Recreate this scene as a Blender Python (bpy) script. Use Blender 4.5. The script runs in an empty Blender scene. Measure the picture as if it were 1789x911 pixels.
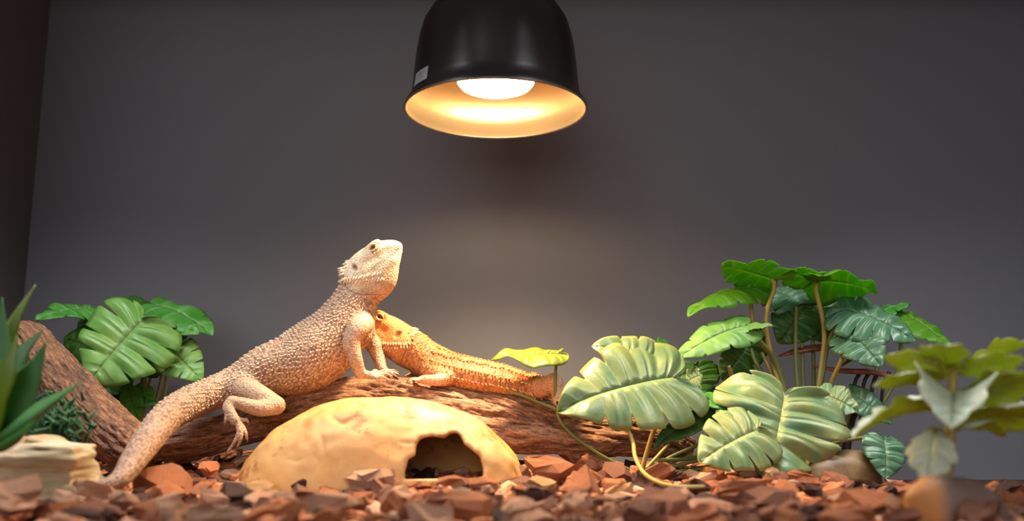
import bpy, math, random
import numpy as np
from mathutils import Vector, Matrix

# ------------------------------------------------------------------ camera, world, lights, exposure
S = bpy.context.scene
COL = S.collection
FPX, CX, CY, CAM_H = 1650.0, 894.5, 455.5, 0.055
HORIZON = 745.0
PITCH = math.atan((HORIZON - CY) / FPX)
cam_data = bpy.data.cameras.new('camera')
cam = bpy.data.objects.new('camera', cam_data)
COL.objects.link(cam)
cam.location = (0, 0, CAM_H)
cam.rotation_euler = (math.pi / 2 + PITCH, 0, 0)
cam_data.sensor_width = 36.0
cam_data.lens = 36.0 * FPX / 1789.0
cam_data.clip_start = 0.01
cam_data.dof.use_dof = True
cam_data.dof.focus_distance = 0.96
cam_data.dof.aperture_fstop = 3.7
S.camera = cam

world = bpy.data.worlds.new('room')
S.world = world
world.use_nodes = True
world.node_tree.nodes['Background'].inputs[0].default_value = (0.86, 0.92, 1.0, 1)
world.node_tree.nodes['Background'].inputs[1].default_value = 0.075


def area_light(name, loc, target, sx, sy, power, color, spread=180):
    d = bpy.data.lights.new(name, 'AREA')
    d.shape = 'RECTANGLE'
    d.size, d.size_y, d.energy, d.color = sx, sy, power, color
    d.spread = math.radians(spread)
    o = bpy.data.objects.new(name, d)
    COL.objects.link(o)
    o.location = loc
    v = Vector(target) - Vector(loc)
    o.rotation_euler = v.to_track_quat('-Z', 'Y').to_euler()
    return o


area_light('front_fill_light', (-0.2, -1.3, 0.5), (0.05, 1.2, 0.10), 1.8, 1.0, 2.7, (0.97, 0.97, 1.0), 60)  # broad fill added behind the camera to brighten wall and plants
area_light('shade_highlight_light', (-0.80, -1.2, 1.25), (0.0, 0.95, 0.30), 0.22, 0.9, 2.6, (1.0, 0.98, 0.97))  # narrow light added to put a vertical highlight on the lamp shade
area_light('unseen_overhead_light', (0.42, 0.74, 0.62), (0.40, 0.80, 0.0), 0.55, 0.08, 2.4, (0.97, 0.98, 1.0), 100)
area_light('unseen_overhead_light', (-0.42, 0.74, 0.62), (-0.40, 0.80, 0.0), 0.40, 0.08, 2.0, (0.97, 0.98, 1.0), 100)  # second overhead light, added out of view to brighten the left plants
LAMP_POWER = 38.0

S.view_settings.view_transform = 'Standard'
S.view_settings.look = 'None'
S.view_settings.gamma = 1.0
S.view_settings.use_curve_mapping = False
S.view_settings.exposure = 0.0

# ------------------------------------------------------------------ helpers
random.seed(7)
RNG = np.random.default_rng(11)
SINP, COSP = math.sin(PITCH), math.cos(PITCH)


def P(px, py, Y):
    """world point seen at photo pixel (px, py) at distance Y along the ground"""
    x = (px - CX) / FPX
    u = (CY - py) / FPX
    dy = COSP - u * SINP
    dz = SINP + u * COSP
    t = Y / dy
    return np.array([x * t, Y, CAM_H + dz * t])


def hash3(ix, iy, iz):
    n = (ix.astype(np.int64) * 374761393 + iy.astype(np.int64) * 668265263 + iz.astype(np.int64) * 2147483647) & 0x7fffffff
    n = ((n ^ (n >> 13)) * 1274126177) & 0x7fffffff
    n = ((n ^ (n >> 16)) * 2246822519) & 0x7fffffff
    return (n & 0xffff) / 65535.0


def vnoise(p):
    p = np.asarray(p, float)
    i = np.floor(p).astype(np.int64)
    f = p - i
    w = f * f * (3 - 2 * f)
    r = 0
    for dx in (0, 1):
        for dy in (0, 1):
            for dz in (0, 1):
                h = hash3(i[..., 0] + dx, i[..., 1] + dy, i[..., 2] + dz)
                r = r + h * (w[..., 0] if dx else 1 - w[..., 0]) * (w[..., 1] if dy else 1 - w[..., 1]) * (w[..., 2] if dz else 1 - w[..., 2])
    return r * 2 - 1


def fbm(p, octaves=4, gain=0.5):
    a, s, r = 1.0, 0.0, 0
    p = np.asarray(p, float)
    for _ in range(octaves):
        r = r + a * vnoise(p)
        s += a
        a *= gain
        p = p * 2.03 + 17.3
    return r / s


def catmull(pts, n):
    pts = np.asarray(pts, float)
    if len(pts) < 3:
        t = np.linspace(0, 1, n)[:, None]
        return pts[0] * (1 - t) + pts[-1] * t
    e = np.vstack([2 * pts[0] - pts[1], pts, 2 * pts[-1] - pts[-2]])
    d = np.linalg.norm(np.diff(pts[:, :3], axis=0), axis=1)
    c = np.concatenate([[0], np.cumsum(d)])
    c = c / c[-1]
    out = []
    for u in np.linspace(0, 1, n):
        k = min(max(np.searchsorted(c, u, side='right') - 1, 0), len(pts) - 2)
        t = (u - c[k]) / max(c[k + 1] - c[k], 1e-9)
        a, b, cc, dd = e[k], e[k + 1], e[k + 2], e[k + 3]
        out.append(0.5 * (2 * b + (cc - a) * t + (2 * a - 5 * b + 4 * cc - dd) * t * t + (3 * b - a - 3 * cc + dd) * t ** 3))
    return np.array(out)


def nrm(v):
    v = np.asarray(v, float)
    return v / np.maximum(np.linalg.norm(v, axis=-1, keepdims=True), 1e-12)


def mesh_data(name, verts, faces, smooth=True, col=None, attrs=None):
    me = bpy.data.meshes.new(name)
    verts = np.asarray(verts, dtype=np.float32)
    if isinstance(faces, np.ndarray):
        k = faces.shape[1]
        me.vertices.add(len(verts))
        me.vertices.foreach_set('co', verts.ravel())
        me.loops.add(faces.size)
        me.loops.foreach_set('vertex_index', faces.astype(np.int32).ravel())
        me.polygons.add(len(faces))
        me.polygons.foreach_set('loop_start', np.arange(0, faces.size, k, dtype=np.int32))
        me.update(calc_edges=True)
    else:
        me.from_pydata(verts.tolist(), [], faces)
    me.validate()
    me.polygons.foreach_set('use_smooth', np.full(len(me.polygons), smooth, dtype=bool))
    if col is not None:
        a = me.color_attributes.new('Col', 'FLOAT_COLOR', 'POINT')
        c = np.ones((len(verts), 4), dtype=np.float32)
        c[:, :3] = col
        a.data.foreach_set('color', c.ravel())
    for k, v in (attrs or {}).items():
        v = np.asarray(v, dtype=np.float32)
        if v.ndim == 1:
            a = me.attributes.new(k, 'FLOAT', 'POINT')
            a.data.foreach_set('value', v)
        else:
            a = me.attributes.new(k, 'FLOAT_VECTOR', 'POINT')
            a.data.foreach_set('vector', v.ravel())
    me.update()
    return me


def link(name, me, mat=None, parent=None, label=None, kind=None):
    o = bpy.data.objects.new(name, me)
    COL.objects.link(o)
    if mat is not None and len(me.materials) == 0:
        for m in (mat if isinstance(mat, (list, tuple)) else [mat]):
            me.materials.append(m)
    if parent is not None:
        o.parent = parent
        # geometry is given in world coordinates; keep it there
        o.matrix_parent_inverse = parent.matrix_basis.inverted()
    if label:
        o['label'] = label
    if kind:
        o['kind'] = kind
    return o


def obj(name, verts, faces, mat, parent=None, smooth=True, col=None, attrs=None, label=None, kind=None):
    return link(name, mesh_data(name, verts, faces, smooth, col, attrs), mat, parent, label, kind)


def thing(name, label, cat, loc, group=None):
    o = bpy.data.objects.new(name, None)
    COL.objects.link(o)
    o.empty_display_size = 0.02
    o.location = tuple(loc)
    o['label'], o['category'] = label, cat
    if group:
        o['group'] = group
    return o


def tag(o, label, cat, group=None, kind=None):
    o['label'], o['category'] = label, cat
    if group:
        o['group'] = group
    if kind:
        o['kind'] = kind
    return o


def struct(name, verts, faces, mat, label, smooth=False):
    o = obj(name, verts, faces, mat, smooth=smooth)
    o['kind'] = 'structure'
    o['label'] = label
    return o


def box(lo, hi):
    x0, y0, z0 = lo
    x1, y1, z1 = hi
    v = [(x0, y0, z0), (x1, y0, z0), (x1, y1, z0), (x0, y1, z0), (x0, y0, z1), (x1, y0, z1), (x1, y1, z1), (x0, y1, z1)]
    f = [(0, 3, 2, 1), (4, 5, 6, 7), (0, 1, 5, 4), (1, 2, 6, 5), (2, 3, 7, 6), (3, 0, 4, 7)]
    return v, f


def tube(pts, radii, n=10, m=None, flat=1.0, cap=True):
    """swept round tube; pts Nx3, radii N"""
    pts = np.asarray(pts, float)
    radii = np.asarray(radii, float) * np.ones(len(pts))
    m = m or max(6, len(pts) * 5)
    q = catmull(np.column_stack([pts, radii]), m)
    c, r = q[:, :3], np.maximum(q[:, 3], 1e-5)
    t = nrm(np.gradient(c, axis=0))
    ref = np.array([0.13, -0.2, 0.97]) if abs(t[0][2]) < 0.9 else np.array([1.0, 0.1, 0.1])
    V = []
    u = None
    for k in range(m):
        if u is None:
            u = nrm(np.cross(t[k], ref))
        else:
            u = nrm(u - t[k] * np.dot(u, t[k]))
        w = np.cross(t[k], u)
        a = np.linspace(0, 2 * np.pi, n, endpoint=False)
        V.append(c[k] + r[k] * (np.cos(a)[:, None] * u + flat * np.sin(a)[:, None] * w))
    V = np.vstack(V)
    F = []
    for k in range(m - 1):
        for j in range(n):
            F.append((k * n + j, k * n + (j + 1) % n, (k + 1) * n + (j + 1) % n, (k + 1) * n + j))
    if cap:
        F.append(tuple(range(n - 1, -1, -1)))
        F.append(tuple(range((m - 1) * n, m * n)))
    return V, F


def lathe(profile, n=64, center=(0, 0, 0)):
    pr = np.asarray(profile, float)
    a = np.linspace(0, 2 * np.pi, n, endpoint=False)
    V = np.array([[r * math.cos(t), r * math.sin(t), z] for r, z in pr for t in a]) + np.asarray(center)
    F = [(k * n + j, k * n + (j + 1) % n, (k + 1) * n + (j + 1) % n, (k + 1) * n + j) for k in range(len(pr) - 1) for j in range(n)]
    return V, F


def join(parts):
    V, F, o = [], [], 0
    for v, f in parts:
        v = np.asarray(v, float)
        V.append(v)
        F += [tuple(int(i) + o for i in q) for q in f]
        o += len(v)
    return np.vstack(V), F


def sphere(c, r, nu=16, nv=10):
    V, F = [], []
    for i in range(nv + 1):
        th = math.pi * i / nv
        for j in range(nu):
            ph = 2 * math.pi * j / nu
            V.append((c[0] + r * math.sin(th) * math.cos(ph), c[1] + r * math.sin(th) * math.sin(ph), c[2] + r * math.cos(th)))
    for i in range(nv):
        for j in range(nu):
            F.append((i * nu + j, (i + 1) * nu + j, (i + 1) * nu + (j + 1) % nu, i * nu + (j + 1) % nu))
    return np.array(V), F


# ------------------------------------------------------------------ signed distance modelling
class SDF:
    """a voxel field that shapes are blended into; surface() extracts one continuous skin"""

    def __init__(s, lo, hi, h):
        s.lo, s.h = np.asarray(lo, float), h
        s.n = np.ceil((np.asarray(hi) - s.lo) / h).astype(int) + 1
        s.F = np.full(tuple(s.n), 1.0, dtype=np.float32)
        s.ax = [(s.lo[k] + h * np.arange(s.n[k])).astype(np.float32) for k in range(3)]

    def _sub(s, lo, hi):
        a = np.clip(np.floor((lo - s.lo) / s.h).astype(int), 0, s.n)
        b = np.clip(np.ceil((hi - s.lo) / s.h).astype(int) + 1, 0, s.n)
        return tuple(slice(int(a[k]), int(b[k])) for k in range(3))

    def _grid(s, sl):
        return s.ax[0][sl[0]][:, None, None], s.ax[1][sl[1]][None, :, None], s.ax[2][sl[2]][None, None, :]

    def blend(s, sl, d, k, cut=False):
        a = s.F[sl]
        if cut:
            h = np.maximum(k - np.abs(a + d), 0) / k
            s.F[sl] = np.maximum(a, -d) + h * h * k * 0.25
        else:
            h = np.maximum(k - np.abs(a - d), 0) / k
            s.F[sl] = np.minimum(a, d) - h * h * k * 0.25

    def tube(s, pts, a, b=None, up=(0, 0, 1), k=0.004, seg=None, cut=False):
        pts = np.asarray(pts, float)
        a = np.asarray(a, float) * np.ones(len(pts))
        b = a if b is None else np.asarray(b, float) * np.ones(len(pts))
        ups = np.asarray(up, float) * np.ones((len(pts), 3))
        m = seg or max(2, (len(pts) - 1) * 5 + 1)
        q = catmull(np.column_stack([pts, a, b, ups]), m)
        c, A, B, U = q[:, :3], np.maximum(q[:, 3], 3e-4), np.maximum(q[:, 4], 3e-4), q[:, 5:]
        R = max(A.max(), B.max()) + k + 2 * s.h
        sl = s._sub(c.min(0) - R, c.max(0) + R)
        T = np.full(s.F[sl].shape, 1.0, dtype=np.float32)
        off = np.array([sl[i].start for i in range(3)])
        for i in range(m - 1):
            p0, p1 = c[i], c[i + 1]
            rr = max(A[i], A[i + 1], B[i], B[i + 1]) + k + 2 * s.h
            ss = s._sub(np.minimum(p0, p1) - rr, np.maximum(p0, p1) + rr)
            X, Y, Z = s._grid(ss)
            d = p1 - p0
            L = np.linalg.norm(d)
            if L < 1e-7:
                continue
            d = d / L
            u = nrm(np.cross(d, U[i]))
            v = np.cross(u, d)
            x, y, z = X - np.float32(p0[0]), Y - np.float32(p0[1]), Z - np.float32(p0[2])
            f32 = np.float32
            t = x * f32(d[0]) + y * f32(d[1]) + z * f32(d[2])
            pu = x * f32(u[0]) + y * f32(u[1]) + z * f32(u[2])
            pv = x * f32(v[0]) + y * f32(v[1]) + z * f32(v[2])
            w = np.clip(t / f32(L), 0, 1)
            aa = f32(A[i]) + f32(A[i + 1] - A[i]) * w
            bb = f32(B[i]) + f32(B[i + 1] - B[i]) * w
            mm = np.minimum(aa, bb)
            e = t - np.clip(t, 0, f32(L))
            dd = (np.sqrt((pu / aa) ** 2 + (pv / bb) ** 2 + (e / mm) ** 2) - 1) * mm
            ls = tuple(slice(ss[i2].start - off[i2], ss[i2].stop - off[i2]) for i2 in range(3))
            T[ls] = np.minimum(T[ls], dd)
        s.blend(sl, T, k, cut)

    def ell(s, c, r, R=None, k=0.004, cut=False):
        c, r = np.asarray(c, float), np.asarray(r, float) * np.ones(3)
        R = np.eye(3) if R is None else np.asarray(R, float)   # columns: local axes
        e = r.max() + k + 2 * s.h
        sl = s._sub(c - e, c + e)
        X, Y, Z = s._grid(sl)
        x, y, z = X - np.float32(c[0]), Y - np.float32(c[1]), Z - np.float32(c[2])
        q2 = q1 = 0
        for j in range(3):
            pj = x * np.float32(R[0, j]) + y * np.float32(R[1, j]) + z * np.float32(R[2, j])
            q1 = q1 + (pj / np.float32(r[j])) ** 2
            q2 = q2 + (pj / np.float32(r[j] ** 2)) ** 2
        k0 = np.sqrt(q1)
        d = k0 * (k0 - 1) / np.maximum(np.sqrt(q2), 1e-6)
        s.blend(sl, d.astype(np.float32), k, cut)

    def surface(s, relax=2):
        F, h = s.F, s.h
        I = F < 0
        c = I[:-1, :-1, :-1].astype(np.int8)
        c = c + I[1:, :-1, :-1] + I[:-1, 1:, :-1] + I[:-1, :-1, 1:] + I[1:, 1:, :-1] + I[1:, :-1, 1:] + I[:-1, 1:, 1:] + I[1:, 1:, 1:]
        act = (c > 0) & (c < 8)
        ijk = np.argwhere(act)
        idx = np.full(act.shape, -1, dtype=np.int32)
        idx[act] = np.arange(len(ijk))
        acc = np.zeros((len(ijk), 3))
        cnt = np.zeros(len(ijk))
        cor = [(0, 0, 0), (1, 0, 0), (0, 1, 0), (1, 1, 0), (0, 0, 1), (1, 0, 1), (0, 1, 1), (1, 1, 1)]
        val = [F[ijk[:, 0] + q[0], ijk[:, 1] + q[1], ijk[:, 2] + q[2]].astype(float) for q in cor]
        for a_ in range(8):
            for b_ in range(a_ + 1, 8):
                df = np.array(cor[b_]) - np.array(cor[a_])
                if np.abs(df).sum() != 1:
                    continue
                va, vb = val[a_], val[b_]
                x = (va < 0) != (vb < 0)
                t = np.where(x, va / np.where(x, va - vb, 1), 0)
                acc[x] += np.array(cor[a_]) + t[x, None] * df
                cnt[x] += 1
        V = s.lo + h * (ijk + acc / cnt[:, None])
        Q = []
        for ax in range(3):
            o = [k for k in range(3) if k != ax]
            sl0 = [slice(None)] * 3
            sl1 = [slice(None)] * 3
            sl0[ax], sl1[ax] = slice(0, -1), slice(1, None)
            for k in o:
                sl0[k] = sl1[k] = slice(1, -1)
            A, B = I[tuple(sl0)], I[tuple(sl1)]
            for flip, mk in ((False, A & ~B), (True, ~A & B)):
                e = np.argwhere(mk)
                for k in o:
                    e[:, k] += 1
                def cell(d1, d2):
                    q = e.copy()
                    q[:, o[0]] -= d1
                    q[:, o[1]] -= d2
                    return idx[q[:, 0], q[:, 1], q[:, 2]]
                quad = np.stack([cell(1, 1), cell(0, 1), cell(0, 0), cell(1, 0)], 1)
                if flip != (ax == 1):
                    quad = quad[:, ::-1]
                Q.append(quad)
        Q = np.vstack(Q)
        Q = Q[(Q >= 0).all(1)]
        for _ in range(relax):
            sm = np.zeros_like(V)
            ct = np.zeros(len(V))
            for a_, b_ in ((0, 1), (1, 2), (2, 3), (3, 0)):
                for k in range(3):
                    sm[:, k] += np.bincount(Q[:, a_], V[Q[:, b_], k], len(V)) + np.bincount(Q[:, b_], V[Q[:, a_], k], len(V))
                ct += np.bincount(Q[:, a_], minlength=len(V)) + np.bincount(Q[:, b_], minlength=len(V))
            V = V * 0.5 + 0.5 * sm / np.maximum(ct, 1)[:, None]
        return V, Q


def vertex_normals(V, Q):
    n = np.cross(V[Q[:, 2]] - V[Q[:, 0]], V[Q[:, 3]] - V[Q[:, 1]])
    N = np.zeros_like(V)
    for j in range(4):
        for k in range(3):
            N[:, k] += np.bincount(Q[:, j], n[:, k], len(V))
    return nrm(N)


# ------------------------------------------------------------------ materials
class NT:
    def __init__(s, name):
        s.m = bpy.data.materials.new(name)
        s.m.use_nodes = True
        s.t = s.m.node_tree
        s.b = s.t.nodes['Principled BSDF']
        s.out = s.t.nodes['Material Output']

    def n(s, typ, **kw):
        x = s.t.nodes.new(typ)
        for k, v in kw.items():
            setattr(x, k, v)
        return x

    def l(s, a, b):
        s.t.links.new(a, b)

    def set(s, **kw):
        for k, v in kw.items():
            k = k.replace('_', ' ')
            s.b.inputs[k].default_value = v
        return s

    def tex(s, scale, detail=4, coord=None, rough=0.55, typ='ShaderNodeTexNoise', mapscale=None):
        c = s.coord(coord)
        if mapscale:
            mp = s.n('ShaderNodeMapping')
            mp.inputs['Scale'].default_value = mapscale
            s.l(c, mp.inputs[0])
            c = mp.outputs[0]
        x = s.n(typ)
        x.inputs['Scale'].default_value = scale
        if typ == 'ShaderNodeTexNoise':
            x.inputs['Detail'].default_value = detail
            x.inputs['Roughness'].default_value = rough
        s.l(c, x.inputs['Vector'])
        return x

    def coord(s, c=None):
        if c is None:
            return s.n('ShaderNodeTexCoord').outputs['Object']
        if isinstance(c, str):
            a = s.n('ShaderNodeAttribute')
            a.attribute_name = c
            return a.outputs['Vector']
        return c

    def attr(s, name, out='Fac'):
        a = s.n('ShaderNodeAttribute')
        a.attribute_name = name
        return a.outputs[out]

    def ramp(s, fac, stops):
        r = s.n('ShaderNodeValToRGB')
        e = r.color_ramp.elements
        while len(e) < len(stops):
            e.new(0.5)
        for k, (p, c) in enumerate(stops):
            e[k].position = p
            e[k].color = (*c, 1) if len(c) == 3 else c
        s.l(fac, r.inputs[0])
        return r.outputs[0]

    def mix(s, fac, a, b, blend='MIX'):
        x = s.n('ShaderNodeMix', data_type='RGBA', blend_type=blend)
        for sock, v in ((x.inputs[0], fac), (x.inputs[6], a), (x.inputs[7], b)):
            if isinstance(v, (int, float)):
                sock.default_value = v
            elif isinstance(v, tuple):
                sock.default_value = (*v, 1)
            else:
                s.l(v, sock)
        return x.outputs[2]

    def math(s, op, a, b=None, clamp=False):
        x = s.n('ShaderNodeMath', operation=op)
        x.use_clamp = clamp
        for sock, v in ((x.inputs[0], a), (x.inputs[1], b)):
            if v is None:
                continue
            if isinstance(v, (int, float)):
                sock.default_value = v
            else:
                s.l(v, sock)
        return x.outputs[0]

    def bump(s, h, strength=0.5, dist=0.002, prev=None):
        x = s.n('ShaderNodeBump')
        x.inputs['Strength'].default_value = strength
        x.inputs['Distance'].default_value = dist
        s.l(h, x.inputs['Height'])
        if prev is not None:
            s.l(prev, x.inputs['Normal'])
        s.l(x.outputs[0], s.b.inputs['Normal'])
        return x.outputs[0]

    def base(s, c):
        if isinstance(c, tuple):
            s.b.inputs['Base Color'].default_value = (*c, 1)
        else:
            s.l(c, s.b.inputs['Base Color'])
        return s


def plain(name, color, rough=0.5, metallic=0.0, **kw):
    x = NT(name)
    x.base(color).set(Roughness=rough, Metallic=metallic, **kw)
    return x.m


def wall_mat():
    x = NT('matte_grey_wall')
    n = x.tex(3.0, 3)
    x.base(x.ramp(n.outputs[0], [(0.3, (0.132, 0.134, 0.149)), (0.7, (0.146, 0.148, 0.164))])).set(Roughness=0.6)
    x.b.inputs['Specular IOR Level'].default_value = 0.25
    f = x.tex(900, 2)
    x.bump(f.outputs[0], 0.08, 0.0005)
    return x.m


def bark_wood_mat():
    x = NT('driftwood')
    g = x.tex(1.0, 6, 'grain', 0.6)
    fine = x.tex(420, 4)
    c = x.ramp(g.outputs[0], [(0.25, (0.085, 0.034, 0.016)), (0.5, (0.27, 0.115, 0.05)), (0.72, (0.52, 0.27, 0.13))])
    c = x.mix(0.5, c, x.ramp(fine.outputs[0], [(0.3, (0.25, 0.25, 0.25)), (0.7, (1.35, 1.25, 1.15))]), 'MULTIPLY')
    c = x.mix(1.0, c, x.attr('Col', 'Color'), 'MULTIPLY')
    x.base(c).set(Roughness=0.62)
    b = x.bump(g.outputs[0], 0.9, 0.004)
    x.bump(fine.outputs[0], 0.6, 0.0012, b)
    return x.m


def hide_mat():
    x = NT('painted_resin')
    a = x.tex(14, 5)
    b = x.tex(60, 5)
    c = x.ramp(a.outputs[0], [(0.3, (0.58, 0.235, 0.06)), (0.5, (0.66, 0.325, 0.10)), (0.72, (0.72, 0.41, 0.15))])
    st = x.ramp(x.tex(33, 6, rough=0.7).outputs[0], [(0.55, (1, 1, 1)), (0.64, (0.5, 0.30, 0.17))])
    c = x.mix(0.85, c, st, 'MULTIPLY')
    c = x.mix(1.0, c, x.attr('Col', 'Color'), 'MULTIPLY')
    x.base(c).set(Roughness=0.55)
    b2 = x.bump(x.tex(24, 6, rough=0.7).outputs[0], 0.18, 0.004)
    x.bump(b.outputs[0], 0.12, 0.002, b2)
    return x.m


def chip_mat(name, dark, mid, light):
    x = NT(name)
    i = x.n('ShaderNodeObjectInfo')
    g = x.tex(1.0, 5, None, 0.6, mapscale=(60, 260, 260))
    w = x.tex(55, 3)
    c = x.ramp(g.outputs[0], [(0.3, dark), (0.5, mid), (0.72, light)])
    c = x.mix(0.35, c, x.ramp(w.outputs[0], [(0.35, (0.55, 0.45, 0.4)), (0.65, (1.25, 1.2, 1.15))]), 'MULTIPLY')
    h = x.n('ShaderNodeHueSaturation')
    x.l(c, h.inputs['Color'])
    v = x.n('ShaderNodeMapRange')
    x.l(i.outputs['Random'], v.inputs[0])
    v.inputs['To Min'].default_value = 0.75
    v.inputs['To Max'].default_value = 1.25
    x.l(v.outputs[0], h.inputs['Value'])
    x.base(h.outputs[0]).set(Roughness=0.75)
    x.b.inputs['Specular IOR Level'].default_value = 0.3
    x.bump(g.outputs[0], 0.8, 0.002)
    return x.m


def leaf_mat(name, base, pale, vein, edge, trans=0.35, rough=0.4, scale=38.0, patch=0.5):
    """base green, pale blotches, vein colour, edge colour; thin leaf that lets light through"""
    x = NT(name)
    n = x.tex(scale, 3)
    c = x.mix(x.ramp(n.outputs[0], [(0.5 - 0.18, (0, 0, 0)), (0.5 + 0.2, (patch * 2, patch * 2, patch * 2))]), base, pale)
    e = x.attr('edge')
    v = x.attr('vein')
    c = x.mix(x.math('MULTIPLY', x.math('POWER', e, 5.0), 0.75), c, edge)
    c = x.mix(x.math('MULTIPLY', v, 0.75), c, vein)
    x.base(c).set(Roughness=rough)
    fine = x.tex(260, 3)
    h = x.math('ADD', x.math('MULTIPLY', v, -0.8), x.math('MULTIPLY', fine.outputs[0], 0.35))
    x.bump(h, 0.45, 0.0012)
    tr = x.n('ShaderNodeBsdfTranslucent')
    t2 = x.mix(1.0, c, (1.1, 1.25, 0.45), 'MULTIPLY')
    x.l(t2, tr.inputs['Color'])
    ms = x.n('ShaderNodeMixShader')
    ms.inputs[0].default_value = trans
    x.l(x.b.outputs[0], ms.inputs[1])
    x.l(tr.outputs[0], ms.inputs[2])
    x.l(ms.outputs[0], x.out.inputs['Surface'])
    return x.m


def skin_mat(name, scale, dark=0.55, strength=0.7):
    x = NT(name)
    v = x.tex(scale, coord='scale_uv', typ='ShaderNodeTexVoronoi')
    v.inputs['Randomness'].default_value = 0.75
    d = v.outputs['Distance']
    fine = x.tex(900, 2)
    c = x.attr('Col', 'Color')
    am = x.attr('relief')
    sh = x.ramp(d, [(0.1, (1.12, 1.1, 1.08)), (0.42, (0.98, 0.96, 0.95)), (0.72, (dark, dark * 0.9, dark * 0.85))])
    c = x.mix(am, c, sh, 'MULTIPLY')
    n = x.tex(130, 4)
    c = x.mix(0.4, c, x.ramp(n.outputs[0], [(0.35, (0.78, 0.72, 0.68)), (0.6, (1.08, 1.06, 1.04))]), 'MULTIPLY')
    x.base(c).set(Roughness=0.55)
    x.b.inputs['Specular IOR Level'].default_value = 0.35
    h = x.math('MULTIPLY', x.math('SUBTRACT', 1.0, d), am)
    b = x.bump(h, strength, 0.0016)
    x.bump(fine.outputs[0], 0.2, 0.0004, b)
    return x.m
# ------------------------------------------------------------------ the setting
WALL_Y, FLOOR_Z, LEFT_X, RIGHT_X, TOP_Z = 1.215, -0.0105, -0.633, 0.80, 0.66
MW = wall_mat()
struct('wall_back', *box((LEFT_X - 0.02, WALL_Y, FLOOR_Z - 0.02), (RIGHT_X + 0.02, WALL_Y + 0.012, TOP_Z)), MW, 'plain grey back wall of the enclosure')
struct('wall_left', *box((LEFT_X - 0.012, 0.45, FLOOR_Z - 0.02), (LEFT_X, WALL_Y, TOP_Z)), MW, 'plain grey side wall at the left edge')
struct('wall_right', *box((RIGHT_X, 0.45, FLOOR_Z - 0.02), (RIGHT_X + 0.012, WALL_Y, TOP_Z)), MW, 'plain grey side wall beyond the right plants')
struct('floor', *box((LEFT_X, 0.42, FLOOR_Z - 0.02), (RIGHT_X, WALL_Y, FLOOR_Z)), plain('grey_board', (0.23, 0.22, 0.225), 0.5), 'bare grey enclosure floor showing at the right')
struct('shading_top_panel', *box((LEFT_X, 0.98, TOP_Z - 0.012), (RIGHT_X, WALL_Y, TOP_Z)), MW, 'unseen grey top panel shading the upper back wall')  # partial panel added out of view to darken the upper wall

# ------------------------------------------------------------------ heat lamp
LC = P(866, 194, 0.95)
lamp = thing('heat_lamp', 'black dome heat lamp with glowing bulb hanging over the log', 'lamp', LC)
m_shade = NT('black_lacquer')
m_shade.base((0.020, 0.0145, 0.012)).set(Roughness=0.32, Metallic=0.0)
m_shade.b.inputs['Specular IOR Level'].default_value = 0.45
m_in = NT('satin_reflector')
m_in.base((0.80, 0.64, 0.42)).set(Roughness=0.36, Metallic=0.8)
prof = [(0.0958, 0.0), (0.0955, 0.0035), (0.0925, 0.0075), (0.0892, 0.0125), (0.0875, 0.022), (0.0862, 0.04), (0.084, 0.062), (0.081, 0.08),
        (0.0765, 0.096), (0.069, 0.109), (0.058, 0.118), (0.046, 0.1235), (0.036, 0.126)]
V, F = lathe(prof, 96, LC)
Vo, Fo = lathe([(0.0945, 0.0005), (0.0925, 0.006)] + [(r - 0.0018, z) for r, z in prof[3:]], 96, LC)
obj('lamp_shade', V, [q[::1] for q in F], m_shade.m, lamp)
obj('reflector', Vo, [q[::-1] for q in Fo], m_in.m, lamp, label='warm shiny inside of the lamp shade')
a = np.linspace(0, 2 * np.pi, 14)
V, F = lathe([(0.0952 + 0.0013 * math.cos(t), 0.0006 + 0.0013 * math.sin(t)) for t in a], 96, LC)
obj('rim', V, F, plain('rim_metal', (0.30, 0.25, 0.21), 0.3, 0.8), lamp)
V, F = lathe([(0.0, 0.172), (0.024, 0.172), (0.026, 0.168), (0.027, 0.13), (0.034, 0.126), (0.037, 0.1255)], 48, LC)
obj('socket', V, [q[::-1] for q in F], m_shade.m, lamp)
V, F = tube([LC + (0, 0, 0.17), LC + (0.001, 0, 0.23), LC + (0.004, 0.01, 0.33), LC + (0.002, 0.02, 0.47)], 0.0033, 10)
obj('cord', V, F, plain('black_rubber', (0.02, 0.02, 0.02), 0.6), lamp)
bulbm = NT('bulb_glow')
bulbm.base((1, 0.9, 0.7))
bulbm.b.inputs['Emission Color'].default_value = (1.0, 0.70, 0.36, 1)
bulbm.b.inputs['Emission Strength'].default_value = 56.0
V, F = lathe([(0.0, 0.021), (0.015, 0.0214), (0.028, 0.0232), (0.037, 0.0268), (0.0405, 0.031)], 48, LC)
bulb = obj('bulb', V, [q[::-1] for q in F], bulbm.m, lamp, label='glowing round bulb face')
V, F = lathe([(0.0405, 0.031), (0.041, 0.036), (0.036, 0.05), (0.026, 0.078), (0.018, 0.1), (0.017, 0.126)], 48, LC)
obj('bulb_neck', V, [q[::-1] for q in F], plain('frosted_glass', (0.75, 0.7, 0.6), 0.35), bulb)
ld = bpy.data.lights.new('bulb_light', 'SPOT')
ld.shadow_soft_size, ld.energy, ld.color = 0.03, LAMP_POWER, (1.0, 0.72, 0.42)
ld.spot_size, ld.spot_blend = math.radians(120), 0.8
lo = bpy.data.objects.new('bulb_light', ld)
COL.objects.link(lo)
lo.location = LC + (0, 0, 0.0195)
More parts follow.
